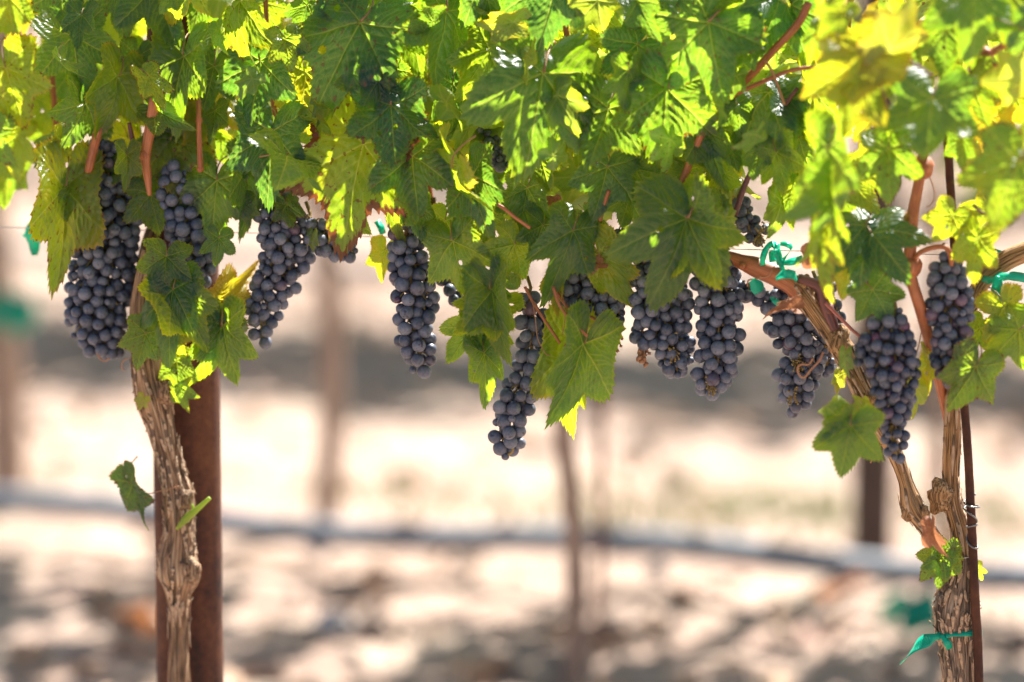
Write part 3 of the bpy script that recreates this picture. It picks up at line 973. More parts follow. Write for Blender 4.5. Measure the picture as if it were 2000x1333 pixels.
# swollen pruning scars
for (x, y, r) in ((368, 1112, 22), (330, 1105, 18), (362, 975, 18), (322, 770, 14), (280, 790, 14), (372, 1128, 15), (340, 1085, 18), (327, 762, 24)):
    p = at_row(x, y, -.095)
    mb.ball(p, r * pxm(p), 16, 10, (1, .8, 1.15), .5, x * .1)
mb.build('trunk', M_BARK, VINE_L)
# peeling bark strips
M_PEEL = bark_material('peeling_bark', (.26, .15, .09), (.52, .36, .23), (.74, .60, .45), .5)


def flakes(path, rad, n, parent, seed, lo=.0, hi=1.0, lift=.06, lmin=6, lmax=22, wid=.0042):
    rgb = random.Random(seed)
    mb = MB()
    N = len(path)
    for _ in range(n):
        i0 = int((lo + (hi - lo) * rgb.random()) * (N - 4))
        ln = rgb.randint(lmin, lmax)
        a = rgb.uniform(-.15, 3.3)
        tw = rgb.uniform(-.25, .25)
        pts, ws, ds = [], [], []
        idx = [min(N - 1, i0 + k) for k in range(0, ln, 2)]
        if len(set(idx)) < 4:
            continue
        for q, ii in enumerate(idx):
            t = q / (len(idx) - 1)
            tg = (path[min(ii + 1, N - 1)] - path[max(ii - 1, 0)]).normalized()
            ex = (CR - tg * CR.dot(tg)).normalized()
            ey = tg.cross(ex)
            if ey.dot(CF) > 0:
                ey = -ey
            aa = a + tw * t
            d = ex * math.cos(aa) + ey * math.sin(aa)
            fr = 1.05 + lift * rgb.random() + (.22 * max(0, t - .75) / .25 * rgb.random()) + (.15 * max(0, .2 - t) / .2 * rgb.random())
            pts.append(path[ii] + d * rad[ii] * fr)
            ws.append(.0006 + wid * math.sin(math.pi * (t * .9 + .05)) * rgb.uniform(.6, 1))
            ds.append(tg.cross(d))
        mb.strip(pts, ws, ds, .0009)
    mb.build('bark_strip', M_PEEL, parent)


flakes(TP, TR, 90, VINE_L, 3, .12, .80)
# short green shoot on the left trunk
mb = MB()
rowtube(mb, [(375, 985, 2.5), (380, 1000, 3)], -.11, seg=8, sub=3)
rowtube(mb, [(345, 1034, 3), (365, 1012, 8), (385, 995, 6), (410, 973, 4)], -.115, seg=10, sub=4)
mb.build('shoot', plain('green_shoot', (.30, .40, .05), .5, trans=(.5, .6, .03)), VINE_L)

mb = MB()
HP, HRD = rowtube(mb, [(1878, 1990, 34), (1876, 1500, 32), (1874, 1330, 31), (1870, 1265, 34), (1866, 1215, 38), (1868, 1175, 38), (1874, 1135, 31), (1878, 1105, 25), (1880, 1085, 22)],
        -.05, seg=56, sub=14, rough=.20, seed=5, ridge=2.0, lscale=11, bumps=.10)
for i in range(16):
    a = random.Random(i).uniform(0, 1)
    x, y = 1838 + 62 * a, 1120 + 110 * random.Random(i + 50).random()
    p = at_row(x, y, -.068)
    mb.ball(p, random.Random(i + 9).uniform(6, 15) * pxm(p), 12, 8, (1, .8, 1.3), .7, i)
mb.build('trunk', M_HEADBARK, VINE_R)
flakes(HP, HRD, 70, VINE_R, 8, .15, .85, .10)
mb = MB()
AP, AR = rowtube(mb, [(1880, 1185, 20, .07), (1858, 1110, 20, .03), (1818, 1045, 18), (1795, 1012, 20), (1780, 985, 24), (1768, 940, 15), (1748, 885, 17), (1722, 840, 18), (1700, 800, 22), (1672, 745, 22),
             (1650, 700, 24), (1622, 650, 22), (1595, 612, 22), (1572, 580, 25), (1556, 560, 27), (1545, 548, 18)], -.09, seg=48, sub=10, rough=.15, seed=8, thin=.87, ridge=1.7, lscale=8, bumps=.03)
for (x, y, r) in ((1772, 1002, 12), (1806, 1000, 10), (1640, 668, 24), (1690, 785, 17), (1570, 552, 13)):
    p = at_row(x, y, -.10)
    mb.ball(p, r * pxm(p), 14, 9, (1, .8, 1.2), .6, x)
mb.build('arm', M_ARMBARK, VINE_R)
flakes(AP, AR, 46, VINE_R, 5, .1, .92, .03, 6, 20, .0036)
mb = MB()
BP, BR = rowtube(mb, [(1884, 1120, 24), (1880, 1075, 22), (1874, 1030, 20), (1862, 985, 19), (1857, 930, 18), (1859, 860, 18), (1861, 790, 17), (1864, 720, 17), (1878, 650, 24), (1900, 590, 17), (1922, 545, 20),
             (1950, 520, 21), (1990, 498, 21), (2060, 478, 19), (2250, 462, 15)], -.04, seg=48, sub=10, rough=.14, seed=11, thin=.90, ridge=1.7, lscale=8, bumps=.03)
for (x, y, r) in ((1836, 968, 24), (1846, 985, 12), (1832, 955, 11), (1940, 508, 12)):
    p = at_row(x, y, -.062)
    mb.ball(p, r * pxm(p), 14, 9, (1, .8, 1.2), .7, x)
mb.build('arm', M_ARMBARK, VINE_R)
flakes(BP, BR, 46, VINE_R, 6, .02, .6, .03, 6, 20, .0036)
# red-brown one-year canes
mb = MB()
rowtube(mb, [(1562, 572, 19), (1540, 552, 20), (1510, 536, 21), (1475, 522, 20), (1448, 512, 15), (1420, 502, 12), (1340, 485, 11), (1200, 470, 10), (1000, 462, 9)], -.095, seg=24, sub=8, rough=.05, seed=2)
p = at_row(1450, 520, -.115)
mb.ball(p, .0045, 10, 8)
mb.build('cane', M_CANE, VINE_R)


def cane(pts, off, parent, mat=M_CANE, nodes=(), seg=16):
    mb = MB()
    rowtube(mb, pts, off, seg=seg, sub=6, rough=.04, seed=pts[0][0])
    for (x, y, r) in nodes:
        p = at_row(x, y, off)
        mb.ball(p, r * pxm(p), 12, 9, (1, 1, 1.05), .3, x)
    return mb.build('cane', mat, parent)


cane([(304, 130, 5, .09), (301, 182, 8, 0), (294, 245, 11), (284, 305, 10), (288, 345, 8), (292, 382, 4)], -.125, VINE_L, nodes=((301, 222, 13), (283, 303, 13)))
cane([(386, 150, 5, .09), (388, 215, 5, 0), (389, 270, 5), (392, 335, 6)], -.105, VINE_L, nodes=((389, 236, 7), (391, 330, 7)))
cane([(200, 200, 8, .1), (195, 245, 9), (183, 290, 9), (172, 340, 8), (166, 390, 7, .1)], -.115, VINE_L)
cane([(252, 240, 4), (258, 270, 5), (266, 300, 4)], -.10, VINE_L, M_PCANE)
cane([(315, 215, 6), (312, 250, 7), (318, 300, 6), (330, 420, 7), (320, 540, 8)], -.03, VINE_L, M_PCANE)
cane([(740, 60, 7), (745, 100, 7), (752, 140, 7), (758, 240, 7), (800, 420, 8)], -.075, VINE_L)
cane([(285, 600, 18), (296, 490, 24), (340, 400, 13), (500, 370, 11), (850, 395, 9)], .0, VINE_L, M_BARK, seg=20)
cane([(282, 600, 18), (250, 520, 13), (205, 440, 10), (190, 350, 8)], .0, VINE_L, M_BARK, seg=20)
cane([(120, 400, 6), (110, 250, 6), (96, 60, 5), (90, -200, 4)], .05, VINE_L)
cane([(560, 470, 6), (545, 250, 6), (535, 205, 6), (520, 30, 5), (515, -200, 4)], .02, VINE_L)
cane([(1580, 5, 8), (1558, 48, 8), (1505, 105, 8), (1478, 135, 8), (1425, 190, 8), (1380, 240, 7), (1300, 440, 8)], -.115, VINE_R, nodes=((1428, 186, 10),))
cane([(1440, 182, 5), (1490, 160, 4.5), (1545, 138, 4), (1600, 130, 3.5)], -.13, VINE_R)
cane([(1494, 118, 3), (1508, 140, 3), (1520, 170, 2.5), (1532, 205, 2.5)], -.135, VINE_R, M_TENDRIL, seg=8)
cane([(1558, 172, 4), (1535, 205, 4.5), (1512, 255, 5), (1492, 300, 5), (1460, 350, 5.5), (1435, 420, 6)], -.10, VINE_R, M_PCANE)
cane([(1812, 260, 11), (1803, 310, 11), (1793, 365, 11), (1782, 425, 12), (1777, 500, 13), (1780, 545, 12), (1797, 600, 12), (1816, 670, 11, .05), (1838, 760, 10, .12), (1858, 850, 9, .17)], -.16, VINE_R,
     nodes=((1800, 328, 24), (1779, 428, 15), (1777, 520, 24)))
cane([(2010, 20, 11), (1985, 60, 8), (1958, 90, 7), (1928, 108, 9), (1912, 125, 11), (1886, 158, 10), (1850, 220, 10), (1812, 262, 10)], -.18, VINE_R, nodes=((1925, 108, 15),))
cane([(1925, 125, 4), (1960, 128, 4), (2020, 126, 4)], -.19, VINE_R)
cane([(1740, 95, 4), (1765, 112, 4), (1800, 135, 4), (1822, 150, 3)], -.32, VINE_R, M_PCANE)
cane([(1685, 120, 3), (1712, 150, 3), (1735, 208, 3)], -.40, VINE_R, M_PCANE)
cane([(1560, 545, 8), (1600, 560, 11), (1610, 590, 12), (1622, 620, 12), (1632, 645, 9)], -.105, VINE_R, M_PCANE, nodes=((1618, 606, 13),))
cane([(1108, -60, 6), (1102, 20, 6), (1106, 60, 6), (1112, 100, 6)], -.08, VINE_R)
cane([(972, 400, 3.5), (985, 408, 3.5), (1010, 428, 3.5), (1036, 446, 3.5)], -.17, VINE_R)
cane([(1190, 372, 4), (1182, 395, 4), (1172, 432, 4)], -.145, VINE_R)
cane([(1175, 640, 3), (1155, 620, 3), (1120, 612, 2.5), (1090, 575, 3), (1085, 555, 3)], -.15, VINE_R, seg=8)
cane([(1147, 657, 3), (1125, 635, 3), (1095, 600, 3), (1080, 560, 3)], -.185, VINE_R, seg=8)
cane([(1094, 671, 3), (1070, 635, 3), (1042, 592, 3), (1025, 560, 3)], -.16, VINE_R, seg=8)
cane([(1612, 592, 3.5), (1640, 620, 3.5), (1665, 645, 3.5), (1690, 665, 3)], -.13, VINE_R, cane_material('pink_stalk', (.40, .10, .09), (.50, .19, .13)), seg=10)
cane([(1786, 505, 5), (1800, 492, 5), (1830, 482, 5), (1850, 486, 5), (1857, 505, 5), (1858, 520, 4)], -.17, VINE_R, seg=12)
cane([(1900, 400, 3), (1925, 420, 3), (1980, 435, 3)], -.2, VINE_R, M_PCANE, seg=8)
cane([(1690, -220, 6), (1655, 60, 6), (1640, 250, 6), (1600, 480, 7)], .02, VINE_R)
cane([(1310, -240, 6), (1290, 60, 6), (1262, 300, 6), (1240, 460, 7)], .05, VINE_R)
cane([(1010, -240, 6), (985, 60, 6), (965, 300, 6), (960, 460, 7)], .04, VINE_R)
cane([(800, -240, 6), (812, 60, 6), (830, 300, 6), (850, 456, 7)], .06, VINE_L)
cane([(420, -240, 6), (410, 60, 6), (400, 300, 6), (390, 480, 7)], .04, VINE_L)


def tendril(pts, off, parent, r=1.3):
    mb = MB()
    rowtube(mb, [(x, y, r) for x, y in pts], off, seg=6, sub=8)
    mb.build('tendril', M_TENDRIL, parent)


tendril([(1608, 688), (1600, 705), (1584, 722), (1570, 738), (1560, 730), (1558, 718), (1566, 712), (1580, 712), (1588, 700)], -.20, VINE_R, 2.2)
tendril([(1508, 528), (1500, 540), (1475, 545), (1462, 548), (1460, 560)], -.13, VINE_R, 1.8)
tendril([(1810, 332), (1822, 360), (1826, 385), (1818, 402), (1810, 405)], -.165, VINE_R, 1.3)
tendril([(1040, 590), (1046, 625), (1050, 660), (1065, 690), (1075, 695)], -.165, VINE_R, 1.0)
tendril([(1095, 570), (1102, 590), (1103, 625), (1098, 655)], -.16, VINE_R, 1.0)
tendril([(190, 690), (196, 702), (205, 705), (214, 700)], -.10, VINE_L, 1.6)
tendril([(252, 700), (240, 706), (238, 720), (244, 724)], -.10, VINE_L, 1.4)
tendril([(290, 965), (320, 958), (350, 950)], -.115, VINE_L, 1.0)
tendril([(1800, 648), (1790, 690), (1770, 730)], -.1, VINE_R, 1.0)
tendril([(1700, 905), (1712, 880), (1722, 868)], -.11, VINE_R, 1.4)

# ------------------------------------------------------------------ grape bunches
GRAPE = []
for i in range(5):
    mb = MB()
    mb.ball((0, 0, 0), .5, 26, 18, (1, 1, (1.0, 1.06, .97, 1.03, 1.1)[i]), .035, i * 3.3)
    GRAPE.append(mb)
GR = .0074
GRAPE = [mesh_from('grape', [v * (2 * GR) for v in mb.v], mb.f, M_GRAPE) for mb in GRAPE]


def bunch(label, axes, off, size=24.0, depth=.8, ripe=0.0, seed=0, gaps=(), bare=(), dried=()):
    rgn = random.Random(seed)
    top = at_row(axes[0][0][0], axes[0][0][1], off)
    root = tag(empty('grape_bunch', top), label, 'grape bunch', 'grape bunches hanging in the front row')
    px_m = pxm(top)
    d = size * px_m
    sampled = []
    for ax in axes:
        sampled.append(catmull(ax, 10))
    pts = []

    def far(p, md):
        return all((p - q[0]).length > md * (.5 * (s + q[2])) / d for q in pts)
    for layer in range(2):
        for t in range(5200 if layer == 0 else 1500):
            sm = sampled[rgn.randrange(len(sampled))]
            q = sm[rgn.randrange(len(sm))]
            ra = q[2] * px_m * 1.10
            rr = ra - d * .48
            if rr < 0:
                rr = ra * .12
            if layer:
                rr *= rgn.uniform(.2, .55)
            th = rgn.uniform(0, 2 * math.pi)
            ph = math.asin(rgn.uniform(-.9, .9))
            c = at_row(q[0], q[1], off)
            n = CR * (math.cos(th) * math.cos(ph)) + FN * (math.sin(th) * math.cos(ph) * depth) + Vector((0, 0, 1)) * math.sin(ph)
            p = c + n * rr * (1 - .10 * rgn.random())
            # stay inside the silhouette
            if any(math.hypot((p - at_row(gx, gy, off)).dot(CR), (p - at_row(gx, gy, off)).dot(CU)) < gr * px_m for gx, gy, gr in gaps):
                continue
            s = d * rgn.choice((.86, .94, 1.0, 1.0, 1.05, 1.1))
            if layer == 0 and rgn.random() < .02:
                s = d * .55
            if far(p, d * .83):
                pts.append((p, c, s))
    pts.sort(key=lambda q: (q[0] - CAM).dot(CF))
    stem = MB()
    for sm in sampled:
        st = [at_row(q[0], q[1], off) for q in sm[::3]]
        up = at_row(sm[0][0] + rgn.uniform(-6, 6), sm[0][1] - 45, off + .02)
        stem.tube([up, (up + st[0]) * .5 + CR * .004] + st, [.0021] * 2 + [.0019] * len(st), seg=7)
    for (bx, by, n) in bare:
        c = at_row(bx, by, off - .02)
        for k in range(n):
            e = c + Vector((rgn.uniform(-.007, .007), rgn.uniform(-.010, .0), rgn.uniform(-.011, .011)))
            stem.tube([c, (c + e) * .5 + Vector((0, 0, .002)), e], [.0006, .0006, .0008], seg=5)
            stem.ball(e, .0013, 6, 5)
    for k, (p, c, s) in enumerate(pts):
        if k < 100 or True:
            a = c + Vector((0, 0, .012))
            stem.tube([a, (a + p) * .5 + Vector((0, 0, .003)), p], [.0010, .0009, .0011], seg=5, caps=False)
    stem.build('stem', M_STEM, root)
    for (bx, by, n) in dried:
        db = MB()
        c = at_row(bx, by, off - .025)
        for k in range(n):
            e = c + Vector((rgn.gauss(0, .0042), rgn.gauss(0, .004), rgn.gauss(0, .009)))
            db.ball(e, rgn.uniform(.0016, .0032), 7, 5, (1, 1, 1), .6, k)
            db.tube([c + Vector((0, 0, .012)), e], [.0007, .0007], seg=4)
        db.build('dried_berries', M_DRYBIT, root)
    rest = MB()
    for k, (p, c, s) in enumerate(pts):
        out = (p - c)
        if out.length < 1e-5:
            out = Vector((0, -1, -1))
        out = (out.normalized() + Vector((0, 0, -.5)) + Vector((rgn.gauss(0, .35), rgn.gauss(0, .35), rgn.gauss(0, .3)))).normalized()
        if k < 100:
            o = bpy.data.objects.new('grape', GRAPE[rgn.randrange(5)])
            o['ripe'] = float(max(0, min(1, rgn.gauss(ripe, .12) + (.5 if rgn.random() < .05 + ripe * .3 else 0))))
            link(o, root)
            o.matrix_basis = Matrix.Translation(p) @ (-out).to_track_quat('Z', 'Y').to_matrix().to_4x4() @ Matrix.Scale(s / (2 * GR), 4)
        else:
            rest.ball(p, s * .5, 14, 10)
    if rest.v:
        tag(rest.build('grape', M_GRAPE, root), kind='stuff')
    return len(pts)


NB = []
NB.append(bunch('largest blue-black grape bunch, long and broad, hanging behind the yellow spotted leaf', [[(205, 300, 42), (208, 350, 58), (212, 415, 66), (205, 490, 66), (195, 560, 66), (190, 620, 64), (205, 665, 42), (228, 688, 22)]], -.06, 24.5, .75, 0, 1))
NB.append(bunch('shaded grape bunch partly behind two small lobed leaves in front of the steel pipe', [[(345, 335, 30), (352, 390, 48), (372, 450, 50), (388, 510, 40), (398, 545, 24)]], -.075, 26, .8, 0, 2))
NB.append(bunch('grape bunch with a narrow tail tapering to one single hanging berry beside the steel pipe', [[(532, 385, 30), (548, 430, 50), (556, 480, 56), (548, 530, 50), (526, 575, 42), (512, 615, 40), (512, 645, 28), (517, 675, 12)], [(590, 510, 25), (602, 525, 12)]], -.06, 24.5, .8, 0, 3))
NB.append(bunch('short grape bunch poking out under the leaf with burnt brown edges', [[(600, 440, 24), (628, 460, 34), (658, 485, 32), (690, 492, 18)]], -.065, 24, .8, 0, 4))
NB.append(bunch('slender straight grey-blue grape bunch hanging alone beside the bright gap', [[(792, 440, 34), (795, 490, 40), (803, 545, 46), (812, 590, 46), (808, 640, 40), (818, 690, 40), (822, 722, 20)]], -.10, 27, .8, 0, 5))
NB.append(bunch('few grapes showing between the slender straight bunch and the hanging leaf cluster', [[(858, 530, 14), (878, 562, 20), (896, 588, 24)]], -.02, 23, .8, 0, 6))
NB.append(bunch('longest narrow grape bunch reaching lowest, with reddish grapes at its tip', [[(1030, 585, 30), (1040, 630, 36), (1038, 680, 34), (1030, 730, 34), (1012, 775, 42), (996, 815, 40), (992, 855, 36), (1002, 880, 24), (985, 892, 14)]], -.11, 28, .8, .10, 7))
NB.append(bunch('purple-tinged grape bunch above the folded hanging leaf, crossed by thin red stalks', [[(1105, 540, 30), (1125, 570, 46), (1160, 590, 46), (1192, 612, 34), (1214, 632, 14)]], -.10, 24, .8, .10, 8, dried=((1202, 660, 26),)))
NB.append(bunch('broad grape bunch under the big sunlit leaf with bare stalks and dried berries low down', [[(1262, 490, 38), (1280, 545, 56), (1290, 600, 64), (1292, 650, 60), (1316, 695, 44), (1320, 728, 20)]], -.10, 25.5, .8, 0, 9, bare=((1316, 690, 14), (1310, 660, 8)), dried=((1256, 690, 34),), gaps=((1262, 700, 28),)))
NB.append(bunch('dusty grey grape bunch ending in a bare tuft of stalks and one last berry', [[(1395, 530, 46), (1402, 590, 50), (1404, 645, 48), (1402, 700, 46), (1390, 745, 38), (1376, 775, 12)]], -.10, 26.5, .8, 0, 10, bare=((1385, 752, 18),), gaps=((1382, 754, 13),)))
NB.append(bunch('small grape bunch tucked under the red cut cane end', [[(1425, 545, 22), (1455, 570, 26), (1485, 578, 24)]], -.06, 24.5, .8, 0, 11))
NB.append(bunch('loose grape bunch behind the diagonal vine arm with gaps showing its stalk', [[(1545, 580, 48), (1542, 625, 54), (1570, 665, 50), (1585, 700, 36), (1560, 728, 46), (1555, 765, 40), (1560, 800, 24)], [(1610, 690, 22), (1618, 725, 24)]], -.045, 25.5, .8, .04, 12, bare=((1556, 708, 24), (1548, 770, 12)), gaps=((1556, 706, 14), (1545, 776, 9), (1620, 668, 12))))
NB.append(bunch('scattered grapes beside the purple cane just above the diagonal vine arm', [[(1612, 545, 24), (1622, 590, 20), (1640, 620, 20)], [(1590, 575, 14), (1592, 590, 14)]], -.075, 24, .8, .15, 13))
NB.append(bunch('dark glossy grape bunch in front of the diagonal vine arm with a shouldered top', [[(1740, 628, 36), (1735, 675, 55), (1745, 725, 55), (1748, 775, 45), (1742, 815, 35), (1745, 855, 32), (1752, 895, 20)], [(1690, 680, 26), (1680, 700, 18)]], -.18, 23.5, .8, .34, 14))
NB.append(bunch('neat cylindrical grape bunch hanging from a hooked red stalk', [[(1848, 520, 32), (1854, 560, 46), (1856, 605, 48), (1858, 650, 45), (1856, 695, 42), (1855, 735, 28)]], -.15, 25, .8, .26, 15))
NB.append(bunch('dark grapes deep in the canopy showing under the largest central leaf', [[(942, 262, 20), (962, 292, 30), (985, 322, 18)]], -.03, 23, .8, 0, 24))
NB.append(bunch('three dark grapes peeping past the edge of the big sunlit leaf', [[(1214, 462, 18), (1232, 482, 22), (1225, 495, 14)]], -.10, 23, .8, 0, 17))
NB.append(bunch('sparse grapes with bright stalks just above the green bow', [[(1436, 385, 18), (1450, 415, 26), (1470, 455, 26), (1495, 452, 18)]], -.06, 24, .8, .12, 18, bare=((1482, 462, 24),)))
print('berries', NB)

# ------------------------------------------------------------------ post, rod, wire, ribbons
pt = at_row(365, 1100, -.0)
rpost = 66 * pxm(pt)
mb = MB()
zs = np.linspace(-.3, 1.42, 60)
mb.tube([Vector((pt.x, pt.y + rpost * .62, z)) for z in zs], [rpost] * 60, seg=48, rough=.006, lscale=20)
tag(mb.build('steel_post', M_RUST), 'thick rusty steel pipe post behind the knobbly vine trunk', 'post')
mb = MB()
rowtube(mb, [(1925, 2000, 9), (1912, 1333, 9), (1905, 1180, 9), (1898, 1030, 9), (1890, 880, 8.5), (1883, 780, 8.5), (1872, 600, 8.5), (1860, 420, 8.5), (1852, 300, 8.5), (1840, 60, 8.5)], -.085, seg=20, sub=14, rough=.07, seed=4, lscale=60)
tag(mb.build('steel_rod', M_RUSTD), 'thin rusty steel rod leaning along the forked vine trunk', 'rod')
mb = MB()
hel = []
for i in range(120):
    t = i / 119
    yy = 966 + t * 104 + 9 * math.sin(t * 17)
    c = at_row(float(np.interp(yy, [880, 1030, 1180], [1890, 1898, 1905])), yy, -.085)
    a = t * 2 * math.pi * 4.4
    rr = .0060 + .0040 * max(0, math.sin(t * 7)) ** 3
    hel.append(c + Vector((math.cos(a) * rr, math.sin(a) * rr, .004 * math.sin(a * .7))))
mb.tube(hel, [.0011] * 120, seg=6)
tag(mb.build('wire_tie', plain('tie_wire', (.20, .19, .18), .4, .8)), 'silver wire twisted around the thin rusty rod', 'wire tie')
mb = MB()
wp = [P0 + FD * s + FN * .02 for s in np.linspace(-3, 3, 40)]
za = at_row(1000, 474, .02).z
mb.tube([Vector((p.x, p.y, za + .004 * math.sin(i * .5))) for i, p in enumerate(wp)], [.0006] * 40, seg=8)
tag(mb.build('trellis_wire', M_WIRE), 'thin galvanized trellis wire running along the row through the leaves', 'wire')


def ribbon(label, strips, off, knots=(), group='green plastic ribbons tying the vines'):
    mb = MB()
    for pts in strips:
        q = catmull([(p[0], p[1], p[2], p[3], p[4] if len(p) > 4 else 0.0) for p in pts], 6)
        path, ws, ds = [], [], []
        for a in q:
            w = at_row(a[0], a[1], off + a[4])
            path.append(w)
            ws.append(a[2] * pxm(w) * (1 + .30 * noise.noise(w * 90)))
            b = R(a[3])
            path_dir = b
            ds.append(CR * math.cos(b) + CU * math.sin(b) + CF * (.35 + .9 * noise.noise(w * 60)))
        mb.strip(path, ws, ds, .0004)
    for (x, y, r) in knots:
        p = at_row(x, y, off)
        mb.ball(p, r * pxm(p), 10, 8, (1.2, .8, .9), .5, x)
    return tag(mb.build('tie_ribbon', M_RIBBON), label, 'tie ribbon', group)


# width px, across-angle (deg, in the picture), extra offset
ribbon('green ribbon tied in a bow over the red cane of the diagonal arm',
       [[(1522, 515, 8, 10), (1514, 480, 12, 0, .01), (1500, 482, 12, 20, .0), (1490, 505, 12, 10, -.01), (1492, 530, 10, 0, 0)],
        [(1524, 510, 14, 0), (1516, 490, 18, 5, -.01), (1508, 495, 18, 0, 0), (1510, 512, 16, 0, 0)],
        [(1526, 512, 10, 90), (1536, 500, 10, 60), (1545, 486, 12, 60), (1538, 478, 12, 90), (1524, 476, 8, 90)],
        [(1526, 515, 8, 80), (1545, 512, 16, 80, -.005), (1568, 506, 18, 80, .0)],
        [(1518, 476, 10, 0), (1520, 500, 12, 0, -.008), (1528, 525, 10, 20, 0), (1532, 540, 7, 20, 0)],
        [(1515, 545, 12, 90, -.045), (1530, 536, 18, 80, -.05), (1550, 538, 18, 80, -.045), (1556, 550, 10, 80, -.03)],
        [(1468, 548, 14, 0, -.03), (1478, 560, 24, 0, -.02), (1482, 572, 18, 0, -.015)],
        [(1508, 580, 10, 0), (1514, 588, 14, 0, -.01), (1528, 598, 10, 30, 0)]], -.105, ((1524, 513, 7),))
ribbon('green ribbon with a broad hanging end on the far fork of the vine',
       [[(1918, 545, 12, 90), (1935, 548, 14, 90, -.02), (1955, 542, 16, 80, -.03), (1980, 540, 18, 80, -.02), (2010, 545, 18, 85)],
        [(1952, 540, 16, 0, -.03), (1948, 560, 22, 5, -.035), (1950, 585, 24, 10, -.03), (1958, 608, 26, 10, -.02)],
        [(1950, 488, 18, 20, .03), (1945, 510, 16, 20, .02)]], -.055, ((1952, 542, 8),))
ribbon('green ribbon knotted round trunk and rod with a long pale loose tail',
       [[(1918, 1236, 10, 90, -.01), (1890, 1238, 10, 90, -.03), (1862, 1240, 10, 85, -.035), (1842, 1242, 10, 85, -.03), (1828, 1238, 10, 70, -.01), (1832, 1232, 8, 80, .04), (1880, 1230, 8, 90, .045), (1918, 1234, 8, 90, .02)],
        [(1842, 1242, 8, 70, -.03), (1822, 1246, 18, 70, -.035), (1798, 1258, 30, 62, -.04), (1778, 1276, 28, 50, -.04), (1758, 1298, 8, 40, -.035)],
        [(1840, 1240, 10, 40, -.035), (1850, 1256, 15, 10, -.04), (1855, 1268, 12, 0, -.03)]], -.055, ((1843, 1242, 7),))
ribbon('small green ribbon scrap at the top of the slender straight bunch', [[(736, 432, 14, 0), (744, 445, 16, 0, -.005), (748, 458, 14, 0)]], .02)
ribbon('shaded green ribbon deep in the leaves above the longest bunch', [[(930, 458, 10, 0), (935, 480, 12, 0, -.004), (938, 502, 9, 0)]], -.02)
ribbon('green ribbon end dangling past the edge of the yellow spotted leaf', [[(72, 430, 14, 0), (60, 450, 22, 10, -.01), (66, 470, 26, -10, 0), (68, 500, 12, 0)], [(62, 445, 12, 60), (45, 462, 10, 60)]], .08)

# ------------------------------------------------------------------ rows behind
GAP = 3.05
HR = (A2 - (P0 + ROWN * 0)).dot(ROWN)          # distance from the front row to the second


def row_pt(k, px):
    """ground point of row k (2 = first behind) seen in column px"""
    off = HR + (k - 2) * GAP
    d = ray(px, 666)
    n = ROWN
    t = ((P0 + n * off) - CAM).dot(n) / d.dot(n)
    p = CAM + d * t
    p.z = 0
    return p


def row_s(k, s):
    p = A2 + (ROWN * ((k - 2) * GAP)) + ROWD * s
    return Vector((p.x, p.y, 0))


for k, lab in ((2, 'grey irrigation hose lying along the second row'), (3, 'grey irrigation hose lying along the third row'), (4, 'grey irrigation hose lying along the fourth row')):
    mb = MB()
    n = 60
    path = []
    for i in range(n):
        s = -3 + 9 * i / (n - 1)
        p = row_s(k, s)
        path.append(Vector((p.x, p.y, .085 + .012 * math.sin(i * .9 + k))))
    mb.tube(path, [.024 if k == 2 else .024] * n, seg=14)
    if k == 2:
        for px in (620, 1285):
            p = row_pt(2, px)
            mb.ball(Vector((p.x, p.y - .01, .05)), .02, 8, 6)
    tag(mb.build('irrigation_hose', M_HOSE), lab, 'hose', 'irrigation hoses along the rows')


def bg_leaf_mesh(mb, p, s, rg):
    n = Vector((rg.gauss(0, 1), rg.gauss(0, 1), rg.gauss(.4, 1))).normalized()
    u = n.orthogonal().normalized()
    u = Matrix.Rotation(rg.uniform(0, 6.3), 3, n) @ u
    w = n.cross(u)
    base = len(mb.v)
    prof = ((0, -.3), (.42, -.55), (.62, -.1), (.55, .35), (.25, .45), (0, 1.0), (-.25, .45), (-.55, .35), (-.62, -.1), (-.42, -.55))
    for (a, b) in prof:
        mb.v.append(p + u * (a * s) + w * (b * s) + n * (-.25 * s * (a * a + b * b) + .1 * s * abs(a)))
        mb.uv.append((0, 0, 0))
    c = len(mb.v)
    mb.v.append(p)
    mb.uv.append((0, 0, 0))
    for i in range(10):
        mb.f.append((c, base + i, base + (i + 1) % 10))


def bg_vine(base, label, seed, width=1.05, leaves=420, trunk_r=.028, crown_low=.80, wob=.012, lean=0.0):
    rg = random.Random(seed)
    root = tag(empty('grapevine', base), label, 'grapevine', 'grapevines of the rows behind')
    mb = MB()
    path = []
    for i in range(24):
        z = -.05 + .98 * i / 23
        path.append(base + ROWD * (wob * math.sin(z * 6 + seed) + lean * z) + ROWN * (wob * .5 * math.cos(z * 5 + seed)) + Vector((0, 0, z)))
    mb.tube(path, [trunk_r * (1.15 - .3 * i / 23) for i in range(24)], seg=14, rough=.15, seed=seed, bumps=.12)
    top = path[-1]
    for sd in (-1, 1):
        mb.tube([top - Vector((0, 0, .04)), top + ROWD * sd * .12 + Vector((0, 0, .04)), top + ROWD * sd * width * .5 + Vector((0, 0, .05))], [trunk_r * .75, trunk_r * .6, trunk_r * .45], seg=10)
    mb.build('trunk', M_BGBARK, root)
    cr = MB()
    for i in range(leaves):
        u = rg.uniform(-.5, .5) * width
        z = crown_low + rg.random() ** .9 * (1.05 + .12 * math.sin(u * 9 + seed))
        a = rg.gauss(0, .17)
        bg_leaf_mesh(cr, base + ROWD * u + ROWN * a + Vector((0, 0, z + .10 * math.sin(u * 13 + seed * 2) * (z < 1.0))), rg.uniform(.045, .085), rg)
    cr.build('crown', M_BGLEAF, root, smooth=False)
    return root


